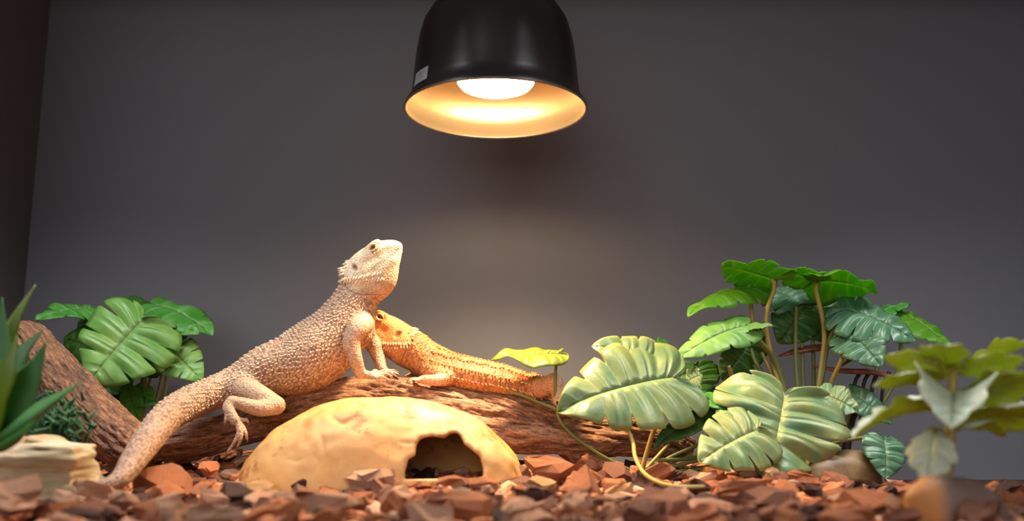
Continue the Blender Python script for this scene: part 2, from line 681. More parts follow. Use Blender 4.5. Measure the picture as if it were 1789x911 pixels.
# sticker: a small curved patch lying on the shade, near its left edge
sv, sf = [], []
ang0, ang1 = math.radians(203), math.radians(221)
for layer in (0.0006, 0.0002):
    for i in range(7):
        an = ang0 + (ang1 - ang0) * i / 6
        for zz in (0.0135, 0.0275):
            rr = (0.0891 if zz < 0.02 else 0.0872) + layer
            sv.append(LC + (rr * math.cos(an), rr * math.sin(an), zz))
for i in range(6):
    sf.append((2 * i, 2 * i + 2, 2 * i + 3, 2 * i + 1))
    sf.append((14 + 2 * i, 14 + 2 * i + 1, 14 + 2 * i + 3, 14 + 2 * i + 2))
sf += [(0, 1, 15, 14), (12, 26, 27, 13)] + [(2 * i, 14 + 2 * i, 16 + 2 * i, 2 * i + 2) for i in range(6)] + [(2 * i + 1, 2 * i + 3, 17 + 2 * i, 15 + 2 * i) for i in range(6)]
stk = obj('sticker', np.array(sv), sf, plain('label_paper', (0.36, 0.36, 0.38), 0.5), lamp, smooth=False, label='small pale rating sticker')
bars = []
for zz, f0, f1 in ((0.0228, 0.30, 0.86), (0.0205, 0.30, 0.7), (0.0182, 0.3, 0.78)):
    for i in range(5):
        fa, fb = f0 + (f1 - f0) * i / 5, f0 + (f1 - f0) * (i + 0.72) / 5
        q = []
        for ff, z2 in ((fa, zz), (fb, zz), (fb, zz + 0.0011), (fa, zz + 0.0011)):
            an = ang0 + (ang1 - ang0) * ff
            rr = 0.0891 + (0.0872 - 0.0891) * (z2 - 0.0135) / 0.014 + 0.00075
            q.append(LC + (rr * math.cos(an), rr * math.sin(an), z2))
        bars.append((np.array(q), [(0, 1, 2, 3)]))
V, F = join(bars)
obj('print', V, F, plain('grey_ink', (0.2, 0.2, 0.21), 0.6), stk, smooth=False, kind='stuff')


# ------------------------------------------------------------------ driftwood
def log_tube(pts, m, n, amp, seed, knots=()):
    """pts rows: x, y, z, r.  returns verts, faces, grain coords, colours"""
    q = catmull(np.asarray(pts, float), m)
    c, r = q[:, :3], q[:, 3]
    t = nrm(np.gradient(c, axis=0))
    s = np.concatenate([[0], np.cumsum(np.linalg.norm(np.diff(c, axis=0), axis=1))])
    u = None
    V, G, C = [], [], []
    a = np.linspace(0, 2 * np.pi, n, endpoint=False)
    for k in range(m):
        u = nrm(np.cross(t[k], (0, 0, 1))) if u is None else nrm(u - t[k] * np.dot(u, t[k]))
        w = np.cross(u, t[k])
        tw = a + 2.2 * s[k]
        pp = np.column_stack([np.full(n, s[k] * 9), np.cos(tw) * 1.3, np.sin(tw) * 1.3]) + seed
        big = fbm(pp, 3)
        gp = np.column_stack([np.full(n, s[k] * 52), np.cos(tw) * 6.5 * r[k] / 0.025, np.sin(tw) * 6.5 * r[k] / 0.025]) + seed * 3
        gr = fbm(gp, 4, 0.62)
        rr = r[k] * (1 + 0.22 * big) + 1.15 * amp * (gr - 0.5 * np.abs(gr))
        V.append(c[k] + rr[:, None] * (np.cos(a)[:, None] * u + np.sin(a)[:, None] * w))
        G.append(np.column_stack([np.full(n, s[k] * 110), np.cos(tw) * 12 * r[k] / 0.025, np.sin(tw) * 12 * r[k] / 0.025]))
        C.append(np.clip(0.95 + 0.9 * gr, 0.35, 1.4)[:, None] * np.array([1, 1, 1.0]))
    V, G, C = np.vstack(V), np.vstack(G), np.vstack(C)
    F = [(k * n + (j + 1) % n, k * n + j, (k + 1) * n + j, (k + 1) * n + (j + 1) % n) for k in range(m - 1) for j in range(n)]
    F += [tuple(range(n)), tuple(range(m * n - 1, (m - 1) * n - 1, -1))]
    return V, F, G, C


def pr(px, py, Y, rpx):
    return [*P(px, py, Y), rpx * Y / FPX]


WOOD = bark_wood_mat()
pieces = [
    log_tube([pr(262, 788, 0.925, 20), pr(282, 778, 0.928, 32), pr(330, 772, 0.935, 34), pr(390, 758, 0.95, 33), pr(450, 738, 0.965, 36), pr(520, 722, 0.975, 42), pr(600, 704, 0.98, 42),
              pr(680, 704, 0.985, 46), pr(760, 712, 0.985, 45), pr(850, 724, 0.985, 42), pr(960, 748, 0.985, 40), pr(1040, 755, 0.985, 39), pr(1110, 762, 0.985, 36),
              pr(1170, 775, 0.98, 28), pr(1212, 787, 0.975, 16)], 520, 150, 0.0035, 3.1),
    log_tube([pr(12, 590, 0.985, 26), pr(48, 592, 0.985, 32), pr(80, 630, 0.975, 36), pr(115, 672, 0.965, 40), pr(155, 718, 0.955, 43), pr(200, 762, 0.945, 44), pr(240, 788, 0.938, 38), pr(275, 795, 0.932, 22)], 300, 150, 0.0035, 8.7),
    log_tube([pr(700, 728, 0.965, 20), pr(790, 742, 0.963, 26), pr(880, 764, 0.962, 26), pr(960, 770, 0.962, 24), pr(1040, 776, 0.965, 20), pr(1100, 776, 0.97, 12)], 260, 110, 0.0028, 5.9),
    log_tube([pr(968, 760, 0.985, 22), pr(1000, 790, 0.97, 18), pr(1040, 808, 0.96, 14), pr(1062, 815, 0.955, 10)], 60, 60, 0.002, 1.9),
]
V, F, G, C, o = [], [], [], [], 0
for v, f, g, c in pieces:
    V.append(v)
    F += [tuple(i + o for i in q) for q in f]
    G.append(g)
    C.append(c)
    o += len(v)
log = obj('driftwood_log', np.vstack(V), F, WOOD, col=np.vstack(C), attrs={'grain': np.vstack(G)})
tag(log, 'long brown driftwood log with a forked end, under the lizards', 'log')

# ------------------------------------------------------------------ yellow hide
hc = P(668, 842, 0.875)
hc[2] = -0.004
top = P(676, 696, 0.885)
HZ = top[2] - hc[2]
hs = SDF(hc - (0.145, 0.10, 0.012), hc + (0.145, 0.10, HZ + 0.02), 0.0016)
X, Y, Z = np.meshgrid(*hs.ax, indexing='ij')
nz = fbm(np.stack([X * 22, Y * 22, Z * 22], -1) + 4.0, 3)
nb = fbm(np.stack([X * 75, Y * 75, Z * 75], -1) + 9.0, 2)
ex = np.abs((X - hc[0]) / 0.1285) ** 2.15 + np.abs((Y - hc[1]) / 0.078) ** 2.3 + np.abs((Z - hc[2]) / HZ) ** 2.0
k0 = ex ** 0.47
outer = (k0 - 1) * 0.075 + 0.0026 * nz + 0.0010 * nb
hs.F = np.maximum(np.maximum(outer, -(outer + 0.0065)), hc[2] - 0.006 - Z).astype(np.float32)
fy = hc[1] - 0.066


poly = [(708, 836), (714, 804), (726, 797), (728, 778), (734, 768), (752, 764), (775, 768), (784, 760), (793, 758), (801, 763), (808, 778), (824, 790), (836, 800), (842, 820), (842, 836)]
pp = np.array([P(a_, b_, fy)[[0, 2]] for a_, b_ in poly])
m_ = (hs.ax[0] > pp[:, 0].min() - 0.01) & (hs.ax[0] < pp[:, 0].max() + 0.01)
X2, Z2 = np.meshgrid(hs.ax[0], hs.ax[2], indexing='ij')
dist = np.full(X2.shape, 1e3)
ins = np.zeros(X2.shape, bool)
for k in range(len(pp)):
    (x0, z0), (x1, z1) = pp[k], pp[(k + 1) % len(pp)]
    ex_, ez_ = x1 - x0, z1 - z0
    t_ = np.clip(((X2 - x0) * ex_ + (Z2 - z0) * ez_) / (ex_ * ex_ + ez_ * ez_), 0, 1)
    dist = np.minimum(dist, np.hypot(X2 - x0 - t_ * ex_, Z2 - z0 - t_ * ez_))
    if z0 != z1:
        ins ^= ((z0 > Z2) != (z1 > Z2)) & (X2 < x0 + (Z2 - z0) * ex_ / ez_)
d2 = np.where(ins, -dist, dist)[:, None, :]
d3 = np.maximum(d2, Y - (hc[1] - 0.012)).astype(np.float32)
hs.blend((slice(None),) * 3, d3, 0.004, cut=True)
fold = [P(578, 727, 0.84), P(598, 735, 0.832), P(620, 727, 0.836)]
V, Q = hs.surface(2)


def surf_hit(V, px, py, tol=3.0, ymin=None):
    """nearest (front-most) vertex seen within tol pixels of a photo pixel"""
    dz = V[:, 2] - CAM_H
    dep = V[:, 1] * COSP + dz * SINP
    u = (-V[:, 1] * SINP + dz * COSP) / dep
    sx = CX + V[:, 0] / dep * FPX
    sy = CY - u * FPX
    m = (sx - px) ** 2 + (sy - py) ** 2 < tol * tol
    if not m.any():
        return None
    i = np.where(m)[0]
    return V[i[np.argmin(dep[i])]]


pts = [surf_hit(V, *q) for q in ((576, 724), (586, 731), (600, 737), (612, 731), (624, 722))]
if all(p is not None for p in pts):
    hs.tube(np.array(pts), [0.0008, 0.0014, 0.0022, 0.0013, 0.0008], k=0.0015, cut=True)
for line in (((700, 708), (706, 712), (710, 722)), ((770, 730), (785, 738), (800, 745)), ((560, 760), (566, 775), (563, 790)), ((545, 795), (556, 806), (553, 822)), ((500, 800), (520, 806), (530, 800)), ((700, 770), (712, 774), (722, 772)), ((800, 742), (815, 752), (822, 764))):
    pts = [surf_hit(V, *q) for q in line]
    if all(p is not None for p in pts):
        hs.tube(np.array(pts), [0.0006, 0.0011, 0.0006], k=0.0015, cut=True)
V, Q = hs.surface(2)
dirt = fbm(V * 40 + 2.0, 4)
cc = np.ones((len(V), 3))
w = np.clip((dirt - 0.12) * 2.2, 0, 1)[:, None]
cc = cc * (1 - w) + np.array([0.86, 0.66, 0.5]) * w
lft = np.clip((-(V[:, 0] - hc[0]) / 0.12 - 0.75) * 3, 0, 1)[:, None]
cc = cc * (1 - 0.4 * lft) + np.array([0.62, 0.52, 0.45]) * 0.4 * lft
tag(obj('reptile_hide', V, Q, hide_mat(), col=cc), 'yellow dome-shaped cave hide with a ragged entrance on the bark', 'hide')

# ------------------------------------------------------------------ pale layered rock
rc = P(62, 822, 0.745)
rs = SDF(rc - (0.075, 0.05, 0.045), rc + (0.07, 0.05, 0.04), 0.0016)
X, Y, Z = np.meshgrid(*rs.ax, indexing='ij')
x, y, z = X - rc[0], Y - rc[1], Z - rc[2]
lay = fbm(np.stack([X * 18, Y * 18, Z * 95], -1), 3)
lump = fbm(np.stack([X * 30, Y * 30, Z * 30], -1) + 7, 3)
hx = 0.0455 + 0.012 * np.clip(-z / 0.02, 0, 1) ** 2
qx, qy, qz = np.abs(x + 0.004) - hx, np.abs(y) - 0.026, np.abs(z + 0.003) - 0.027
d = np.sqrt(np.maximum(qx + 0.006, 0) ** 2 + np.maximum(qy + 0.006, 0) ** 2 + np.maximum(qz + 0.006, 0) ** 2) + np.minimum(np.maximum(np.maximum(qx, qy), qz) + 0.006, 0) - 0.006
rs.F = (d + 0.0105 * lay + 0.005 * lump).astype(np.float32)
V, Q = rs.surface(1)
rk = NT('layered_sandstone')
lyr = rk.tex(1.0, 4, None, 0.6, mapscale=(16, 16, 110))
c = rk.ramp(lyr.outputs[0], [(0.3, (0.24, 0.13, 0.06)), (0.45, (0.46, 0.33, 0.17)), (0.6, (0.55, 0.44, 0.27)), (0.75, (0.46, 0.42, 0.34))])
w = rk.tex(28, 3)
c = rk.mix(rk.ramp(w.outputs[0], [(0.55, (0, 0, 0)), (0.68, (0.7, 0.7, 0.7))]), c, (0.50, 0.20, 0.07))
rk.base(c).set(Roughness=0.7)
rk.bump(lyr.outputs[0], 0.6, 0.003)
tag(obj('sandstone_rock', V, Q, rk.m), 'pale layered sandstone rock at the tip of the tail', 'rock')


# ------------------------------------------------------------------ bark chip bed
def smooth(a, b, x):
    t = np.clip((x - a) / (b - a), 0, 1)
    return t * t * (3 - 2 * t)


def ground(x, y):
    x, y = np.asarray(x, float), np.asarray(y, float)
    z = -0.004 + 0.014 * smooth(0.76, 0.98, y) - 0.006 * smooth(1.0, 1.12, y)
    z = z + 0.012 * smooth(0.0, -0.06, x) * smooth(0.93, 1.0, y)
    z = z + 0.011 * np.exp(-((x + 0.045) / 0.08) ** 2 - ((y - 0.775) / 0.03) ** 2)
    right = smooth(0.24, 0.36, x) * smooth(0.80, 0.92, y)
    z = z - 0.016 * right
    z = z + 0.0035 * vnoise(np.stack([x * 22, y * 22, x * 0], -1))
    return z


CM = [chip_mat('bark_red', (0.22, 0.06, 0.022), (0.46, 0.15, 0.055), (0.62, 0.26, 0.115)),
      chip_mat('bark_brown', (0.13, 0.045, 0.024), (0.29, 0.11, 0.057), (0.44, 0.19, 0.105)),
      chip_mat('bark_pale', (0.34, 0.165, 0.095), (0.55, 0.29, 0.175), (0.68, 0.41, 0.27)),
      chip_mat('bark_dark', (0.03, 0.013, 0.01), (0.075, 0.03, 0.019), (0.16, 0.06, 0.038)),
      chip_mat('bark_yellow', (0.40, 0.20, 0.075), (0.60, 0.34, 0.14), (0.70, 0.44, 0.22))]


def chip_shape(seed, L=1.0):
    """an angular flake about 1 long: an uneven polygon slab, broken edges"""
    r = np.random.default_rng(seed)
    n = int(r.integers(6, 9))
    a = np.sort((np.arange(n) + r.uniform(-0.3, 0.3, n)) / n * 2 * np.pi)
    wid = r.uniform(0.38, 0.85)
    rad = r.uniform(0.68, 1.15, n)
    th = r.uniform(0.14, 0.34)
    bend = r.uniform(-0.5, 0.5)
    sk = r.uniform(-0.25, 0.25, 2)
    rows = []
    for sc, zz in ((0.74, -th / 2), (1.0, -th * 0.22), (0.95, th * 0.22), (0.72, th / 2)):
        ring = np.column_stack([np.cos(a) * rad * sc * 0.5 + sk[0] * zz, np.sin(a) * rad * sc * 0.5 * wid + sk[1] * zz, np.full(n, zz)])
        ring += r.normal(0, 0.045, ring.shape) * np.array([1, 1, 0.7])
        ring[:, 2] += bend * ring[:, 1] ** 2 + 0.2 * bend * ring[:, 0]
        rows.append(ring)
    V = np.vstack(rows + [[[r.uniform(-0.1, 0.1), r.uniform(-0.06, 0.06), th / 2 + r.uniform(-0.05, 0.07)]]])
    F = [(k * n + j, k * n + (j + 1) % n, (k + 1) * n + (j + 1) % n, (k + 1) * n + j) for k in range(3) for j in range(n)]
    F += [(3 * n + j, 3 * n + (j + 1) % n, 4 * n) for j in range(n)]
    F.append(tuple(range(n - 1, -1, -1)))
    return V * L, F


SHAPES = [chip_shape(100 + k) for k in range(24)]
# the loose bed under and behind the single chips: a dark crumb sheet and several thousand flakes, one object
gx = np.linspace(LEFT_X + 0.005, 0.70, 150)
gy = np.linspace(0.45, 1.20, 90)
GX, GY = np.meshgrid(gx, gy, indexing='ij')
edge = np.minimum(smooth(0.70, 0.58, GX + 0.33 * smooth(0.80, 1.0, GY)), smooth(0.43, 0.47, GY))
GZ = np.maximum(ground(GX, GY) - 0.006, FLOOR_Z + 0.0002) * edge + (FLOOR_Z + 0.0002) * (1 - edge)
BV = [np.column_stack([GX.ravel(), GY.ravel(), GZ.ravel()])]
BF = [(i * 90 + j, (i + 1) * 90 + j, (i + 1) * 90 + j + 1, i * 90 + j + 1) for i in range(149) for j in range(89)]
BM = [3] * len(BF)


def rot(yaw, px_, py_):
    return np.array(Matrix.Rotation(yaw, 3, 'Z') @ Matrix.Rotation(px_, 3, 'X') @ Matrix.Rotation(py_, 3, 'Y'))


off = len(BV[0])
nst = 0
while nst < 2600:
    y = 0.50 + 0.68 * RNG.random()
    x = (RNG.random() * 2 - 1) * 0.64
    if abs(x) > 0.60 * y + 0.06 or x < LEFT_X + 0.025:
        continue
    if x > 0.42 - 0.6 * max(0, y - 0.9) and y > 0.9:
        continue
    nst += 1
    v, f = SHAPES[int(RNG.integers(24))]
    sz = RNG.uniform(0.018, 0.034) * (1 if y > 0.8 else 0.85)
    R = rot(RNG.random() * 6.28, RNG.normal(0, 0.28), RNG.normal(0, 0.28))
    z = ground(x, y) - (0.0035 if y < 0.86 else 0.0) + RNG.uniform(-0.003, 0.003)
    BV.append((v * sz) @ R.T + (x, y, float(z)))
    BF += [tuple(i + off for i in q) for q in f]
    BM += [int(RNG.choice(5, p=[0.36, 0.28, 0.16, 0.17, 0.03]))] * len(f)
    off += len(v)
bed = obj('bark_mulch', np.vstack(BV), BF, CM, smooth=False)
bed.data.polygons.foreach_set('material_index', np.array(BM[:len(bed.data.polygons)], dtype=np.int32))
tag(bed, 'loose bed of broken reddish bark covering the enclosure floor', 'bark', kind='stuff')

CHIP_MESH = {}


def chip(shape, mat, loc, size, R, label, group=None, stretch=(1, 1, 1), name='bark_chip'):
    key = (shape, mat)
    if key not in CHIP_MESH:
        v, f = SHAPES[shape]
        me = mesh_data('bark_chip', v, f, False)
        me.materials.append(CM[mat])
        CHIP_MESH[key] = me
    o = bpy.data.objects.new(name, CHIP_MESH[key])
    COL.objects.link(o)
    M4 = Matrix(R.tolist()).to_4x4()
    o.matrix_world = Matrix.Translation(Vector(loc)) @ M4 @ Matrix.Diagonal((size * stretch[0], size * stretch[1], size * stretch[2], 1))
    return tag(o, label, 'bark chip', group)


TONE = ['brick-red', 'mid-brown', 'pinkish tan', 'blackish', 'honey-yellow']
PLACE = [(150, 'by the pale rock'), (258, 'by the tail tip'), (340, 'under the draped tail'), (425, 'below the log gap'), (520, 'by the left hide foot'), (600, 'below the left hide side'),
         (705, 'below the hide middle'), (770, 'left under the hide entrance'), (850, 'right under the hide entrance'), (925, 'by the right hide foot'), (1010, 'below the lime leaf'),
         (1110, 'below the big pale leaf'), (1200, 'by the trailing vine'), (1300, 'below the double leaf left'), (1400, 'below the double leaf right'), (1490, 'by the dry leaf'),
         (1590, 'left of the brown stone'), (1700, 'by the brown stone'), (9999, 'right of the brown stone')]
ROW = [(838, 'at the back'), (848, 'in second row'), (858, 'in third row'), (872, 'in middle row'), (890, 'above the edge row'), (9999, 'at bottom edge')]


def screen(p):
    dz = p[2] - CAM_H
    dep = p[1] * COSP + dz * SINP
    return CX + p[0] / dep * FPX, CY - (-p[1] * SINP + dz * COSP) / dep * FPX


def chip_label(mt, size, shape, R, loc):
    sx, sy = screen(loc)
    v = SHAPES[shape][0]
    ratio = np.ptp(v[:, 0]) / np.ptp(v[:, 1])
    form = 'long' if ratio > 1.9 else ('broad' if ratio < 1.35 else 'oval')
    big = 'large' if size > 0.036 else ('small' if size < 0.027 else 'middling')
    tip = 'flat' if R[2, 2] > 0.965 else 'tilted'
    place = next(t for m, t in PLACE if sx < m)
    row = next(t for m, t in ROW if sy < m)
    return f'{big} {form} {TONE[mt]} bark chip, {tip}, {place}, {row}'


# chips one can point at: px, py, Y, length in px, shape, material, yaw, tilt, stretch, label
HERO = [
    (290, 840, 0.80, 100, 2, 0, 0.3, -0.55, (1, 1.1, 1), 'large flat brick-red chip beside the tail of the pale lizard'),
    (366, 818, 0.86, 46, 5, 0, 1.2, -0.9, (1, 1.4, 1), 'small upright orange-red chip under the log in front of the gap'),
    (1010, 858, 0.78, 84, 7, 0, 0.1, -0.75, (1, 1.05, 1), 'rounded rectangular orange chip right of the yellow hide'),
    (948, 845, 0.79, 66, 3, 4, 0.45, -0.4, (1, 0.8, 1), 'honey-yellow sliver chip beside the rounded orange chip'),
    (955, 818, 0.84, 84, 9, 0, -0.25, -0.4, (1, 0.9, 1), 'curved red chip at the right foot of the yellow hide'),
    (1025, 812, 0.90, 52, 12, 0, 0.9, -0.9, (1, 1.2, 1), 'upright orange chip below the right part of the log'),
    (650, 838, 0.80, 105, 4, 2, -0.15, -0.25, (1, 0.9, 1), 'broad tan chip tilted against the front of the yellow hide'),
    (700, 862, 0.76, 46, 11, 3, 1.3, -0.8, (1, 1, 1), 'dark upright chip in front of the hide entrance'),
    (455, 858, 0.79, 62, 8, 4, 0.5, -0.35, (1, 1.0, 1), 'yellowish chip at the left foot of the yellow hide'),
    (1330, 880, 0.70, 150, 6, 1, 0.15, -0.5, (1, 0.8, 1.1), 'big dark red-brown chip below the drooping double leaf'),
    (22, 868, 0.62, 130, 13, 2, 0.8, -0.9, (1, 1.2, 1), 'pinkish chip standing in front of the pale rock'),
    (1290, 858, 0.76, 110, 10, 0, -0.1, -0.3, (1, 0.8, 1), 'fibrous red chip where the trailing vine ends'),
    (1230, 895, 0.68, 120, 14, 2, 0.4, -0.6, (1, 0.9, 1), 'pinkish tan chip at the bottom below the trailing vine'),
    (790, 850, 0.785, 90, 15, 0, -0.2, -0.35, (1, 0.9, 1), 'rough red chip in front of the hide entrance'),
    (1540, 888, 0.66, 150, 1, 0, -0.5, -0.45, (1, 0.7, 1), 'long orange-red chip leaning beside the brown stone'),
]
placed = []
for px, py, Y, L, sh, mt, yaw, tilt, st, lab in HERO:
    p = P(px, py, Y)
    size = L * Y / FPX / 0.95
    chip(sh, mt, p, size, rot(yaw, -tilt, 0), lab, None, st)
    placed.append((p[0], p[1], size * 0.45))
# the generic chips that show largest
n, tries = 0, 0
while n < 284 and tries < 9000:
    tries += 1
    y = 0.575 + 0.33 * RNG.random() ** 0.9
    x = (RNG.random() * 2 - 1) * (0.56 * y + 0.01)
    L = RNG.uniform(0.020, 0.044)
    if any((x - a) ** 2 + (y - b) ** 2 < (0.33 * L + 0.66 * c) ** 2 for a, b, c in placed):
        continue
    if abs(x - hc[0]) < 0.118 and abs(y - hc[1]) < 0.06:
        continue
    if x < rc[0] + 0.048 and abs(y - rc[1]) < 0.033:
        continue
    placed.append((x, y, L * 0.42))
    mt = int(RNG.choice(5, p=[0.32, 0.22, 0.24, 0.18, 0.04]))
    z = float(ground(x, y)) + RNG.uniform(0.001, 0.006)
    sh, R = int(RNG.integers(24)), rot(RNG.random() * 6.28, RNG.normal(0.12, 0.28), RNG.normal(0, 0.28))
    chip(sh, mt, (x, y, z), L, R, chip_label(mt, L, sh, R, (x, y, z)), TONE[mt] + ' bark chips', (1, 1, RNG.uniform(0.8, 1.4)))
    n += 1
# ------------------------------------------------------------------ bearded dragons
CM1 = 0.01


class Head:
    """head built around a local frame: forward, left, up; units of one centimetre scaled by s"""

    def __init__(h, origin, fwd, up, s=1.0):
        h.o, h.f = np.asarray(origin, float), nrm(fwd)
        h.l = nrm(np.cross(up, h.f))
        h.u = np.cross(h.f, h.l)
        h.s = s * CM1
        h.R = np.column_stack([h.f, h.l, h.u])

    def p(h, x, y, z):
        return h.o + h.s * (x * h.f + y * h.l + z * h.u)

    def pts(h, L):
        return np.array([h.p(*q) for q in L])

    def local(h, V):
        return (V - h.o) @ h.R / h.s

    def build(h, F, beard):
        s = h.s
        A = lambda *v: np.array(v) * s
        F.tube(h.pts([(-0.2, 0, 0.25), (1.0, 0, 0.32), (2.4, 0, 0.35), (3.7, 0, 0.28), (4.7, 0, 0.02), (5.4, 0, -0.3), (5.75, 0, -0.5)]), A(1.35, 1.75, 1.8, 1.5, 1.1, 0.82, 0.6),
               A(1.05, 1.25, 1.25, 1.08, 0.86, 0.68, 0.5), up=h.u, k=0.003)
        F.tube(h.pts([(0.4, 0, -0.9), (2.3, 0, -1.4), (4.2, 0, -1.36), (5.15, 0, -1.18), (5.4, 0, -1.1)]), A(1.5, 1.6, 1.1, 0.66, 0.46), A(0.7, 0.65, 0.55, 0.45, 0.36), up=h.u, k=0.006)
        for sd in (1, -1):
            F.tube(h.pts([(0.8, sd * 1.2, -0.7), (2.4, sd * 1.15, -0.75), (3.8, sd * 0.85, -0.72), (4.9, sd * 0.45, -0.72)]), A(0.55, 0.55, 0.48, 0.36), k=0.004)
            F.ell(h.p(0.9, sd * 1.25, -0.35), A(1.6, 0.8, 1.1), h.R, k=0.005)
            F.ell(h.p(3.9, sd * 1.02, 1.0), A(1.0, 0.42, 0.34), h.R, k=0.003)
            F.tube(h.pts([(4.6, sd * 0.75, 0.75), (5.2, sd * 0.52, 0.42), (5.7, sd * 0.3, 0.08)]), A(0.22, 0.18, 0.14), k=0.003)
        if beard > 0:
            b = beard
            F.tube(h.pts([(-0.5, 0, -1.2 * b), (0.9, 0, -2.15 * b), (2.2, 0, -2.3 * b), (3.4, 0, -2.0 * b), (4.5, 0, -1.55)]), A(1.5, 1.65, 1.5, 1.15, 0.7), A(1.3, 1.55 * b, 1.45 * b, 1.0 * b, 0.45), up=h.u, k=0.006)
        for sd in (1, -1):
            # eye socket, ear, mouth line
            F.ell(h.p(4.05, sd * 1.58, 0.62), A(0.5, 0.34, 0.38), h.R, k=0.002, cut=True)
            F.ell(h.p(1.33, sd * 2.0, 0.2), A(0.3, 0.3, 0.52), h.R, k=0.0012, cut=True)
            F.tube(h.pts([(5.95, sd * 0.2, -0.98), (5.4, sd * 0.78, -0.96), (4.4, sd * 1.2, -0.9), (3.3, sd * 1.62, -0.98), (2.5, sd * 1.82, -1.2)]), A(0.05, 0.06, 0.06, 0.06, 0.05), k=0.0008, cut=True)
            F.ell(h.p(5.62, sd * 0.42, -0.06), A(0.13, 0.12, 0.1), h.R, k=0.001, cut=True)

    def spikes(h):
        """(local point, local direction, length) of the larger spines, both sides"""
        L = []
        for sd in (1, -1):
            for i in range(9):      # back corner of the skull, above the ear
                t = i / 8
                L.append(((0.1 + 0.75 * t * (1 - t) - 0.25 * t, sd * (1.1 + 0.75 * t), 1.25 - 0.75 * t), (-1, sd * (0.3 + 0.4 * t), 0.45 - 0.2 * t), 0.5 if i % 2 else 0.65))
            for i in range(16):     # row from behind the ear down the jaw edge
                t = i / 15
                L.append(((-0.5 + 3.6 * t, sd * (1.75 + 0.25 * math.sin(t * 3)), 0.15 - 2.0 * t ** 0.9), (-1 + 0.5 * t, sd * 0.75, -0.25 - 0.6 * t), 0.62 - 0.28 * t))
            for i in range(10):     # a third, lower row under the jaw
                t = i / 9
                L.append(((0.5 + 2.4 * t, sd * 1.65, -1.1 - 1.5 * t), (-0.7 + 0.4 * t, sd * 0.75, -0.6), 0.3))
            for i in range(7):      # a few on the skull behind the eye
                t = i / 6
                L.append(((0.6 + 0.25 * math.sin(i * 2.1), sd * (0.2 + 1.5 * t), 1.4 - 0.5 * t), (-1, sd * 0.2, 0.7), 0.34))
            for i in range(13):
                t = i / 12
                L.append(((-0.25 + 3.1 * t, sd * 1.7, -0.35 - 2.0 * t), (-0.9 + 0.4 * t, sd * 0.75, -0.45 - 0.4 * t), 0.42 - 0.15 * t))
        return L


def cone(p, d, L, r, n=5):
    d = nrm(d)
    u = nrm(np.cross(d, (0.31, 0.2, 0.93)))
    w = np.cross(d, u)
    a = np.linspace(0, 2 * np.pi, n, endpoint=False)
    V = [p - d * 0.2 * L + r * (math.cos(t) * u + math.sin(t) * w) for t in a] + [p + d * 0.35 * L + 0.55 * r * (math.cos(t) * u + math.sin(t) * w) for t in a] + [p + d * L]
    F = [(j, (j + 1) % n, n + (j + 1) % n, n + j) for j in range(n)] + [(n + j, n + (j + 1) % n, 2 * n) for j in range(n)]
    return np.array(V), F


def snap(V, N, p, d=None, reach=0.02):
    """nearest skin vertex to p"""
    k = np.argmin(((V - p) ** 2).sum(1))
    return V[k], N[k]


def foot(F, wrist, palm, toes, r0, claws, k=0.0012):
    """one palm and five separate toes; toes: lists of points after the palm, with radius scale"""
    F.tube(np.array([wrist, palm]), [r0 * 1.25, r0 * 1.45], k=0.003)
    for t in toes:
        n = len(t)
        F.tube(np.vstack([[palm * 0.65 + wrist * 0.35], t]), np.linspace(r0 * 0.92, r0 * 0.52, n + 1), k=k)
        claws.append((np.asarray(t[-1]), nrm(np.asarray(t[-1]) - np.asarray(t[-2]))))


def spine_coords(V, C, R, U):
    """arc length along the spine, angle about it, for every vertex (nearest spine sample)"""
    best = np.full(len(V), 1e9)
    idx = np.zeros(len(V), int)
    for i in range(len(C)):
        d = ((V - C[i]) ** 2).sum(1)
        m = d < best
        best[m], idx[m] = d[m], i
    s = np.concatenate([[0], np.cumsum(np.linalg.norm(np.diff(C, axis=0), axis=1))])
    t = nrm(np.gradient(C, axis=0))
    u = nrm(np.cross(t, U))
    v = np.cross(u, t)
    rel = V - C[idx]
    pu, pv, pt = (rel * u[idx]).sum(1), (rel * v[idx]).sum(1), (rel * t[idx]).sum(1)
    return s[idx] + pt, np.arctan2(pu, pv), np.sqrt(best), idx


def lattice_scales(V, N, s, ang, rad, mask, ds, dt, L, r, back, rng):
    """small raised spiny scales in staggered rows over the masked skin"""
    out = []
    row = np.round(s / ds).astype(int)
    arc = ang * np.maximum(rad, 0.008)
    colm = np.round(arc / dt + 0.5 * (row % 2)).astype(int)
    cs = s / ds - row
    ct = arc / dt + 0.5 * (row % 2) - colm
    score = cs ** 2 + ct ** 2
    sel = np.where(mask)[0]
    order = sel[np.argsort(score[sel])]
    seen = set()
    for i in order:
        key = (row[i], colm[i])
        if key in seen:
            continue
        seen.add(key)
        if score[i] > 0.25:
            continue
        k = rng.uniform(0.75, 1.2)
        d = nrm(N[i] * 0.75 + back[i] * 0.65)
        out.append(cone(V[i] - N[i] * 0.0003, d, L * k, r * k, 5))
    return out


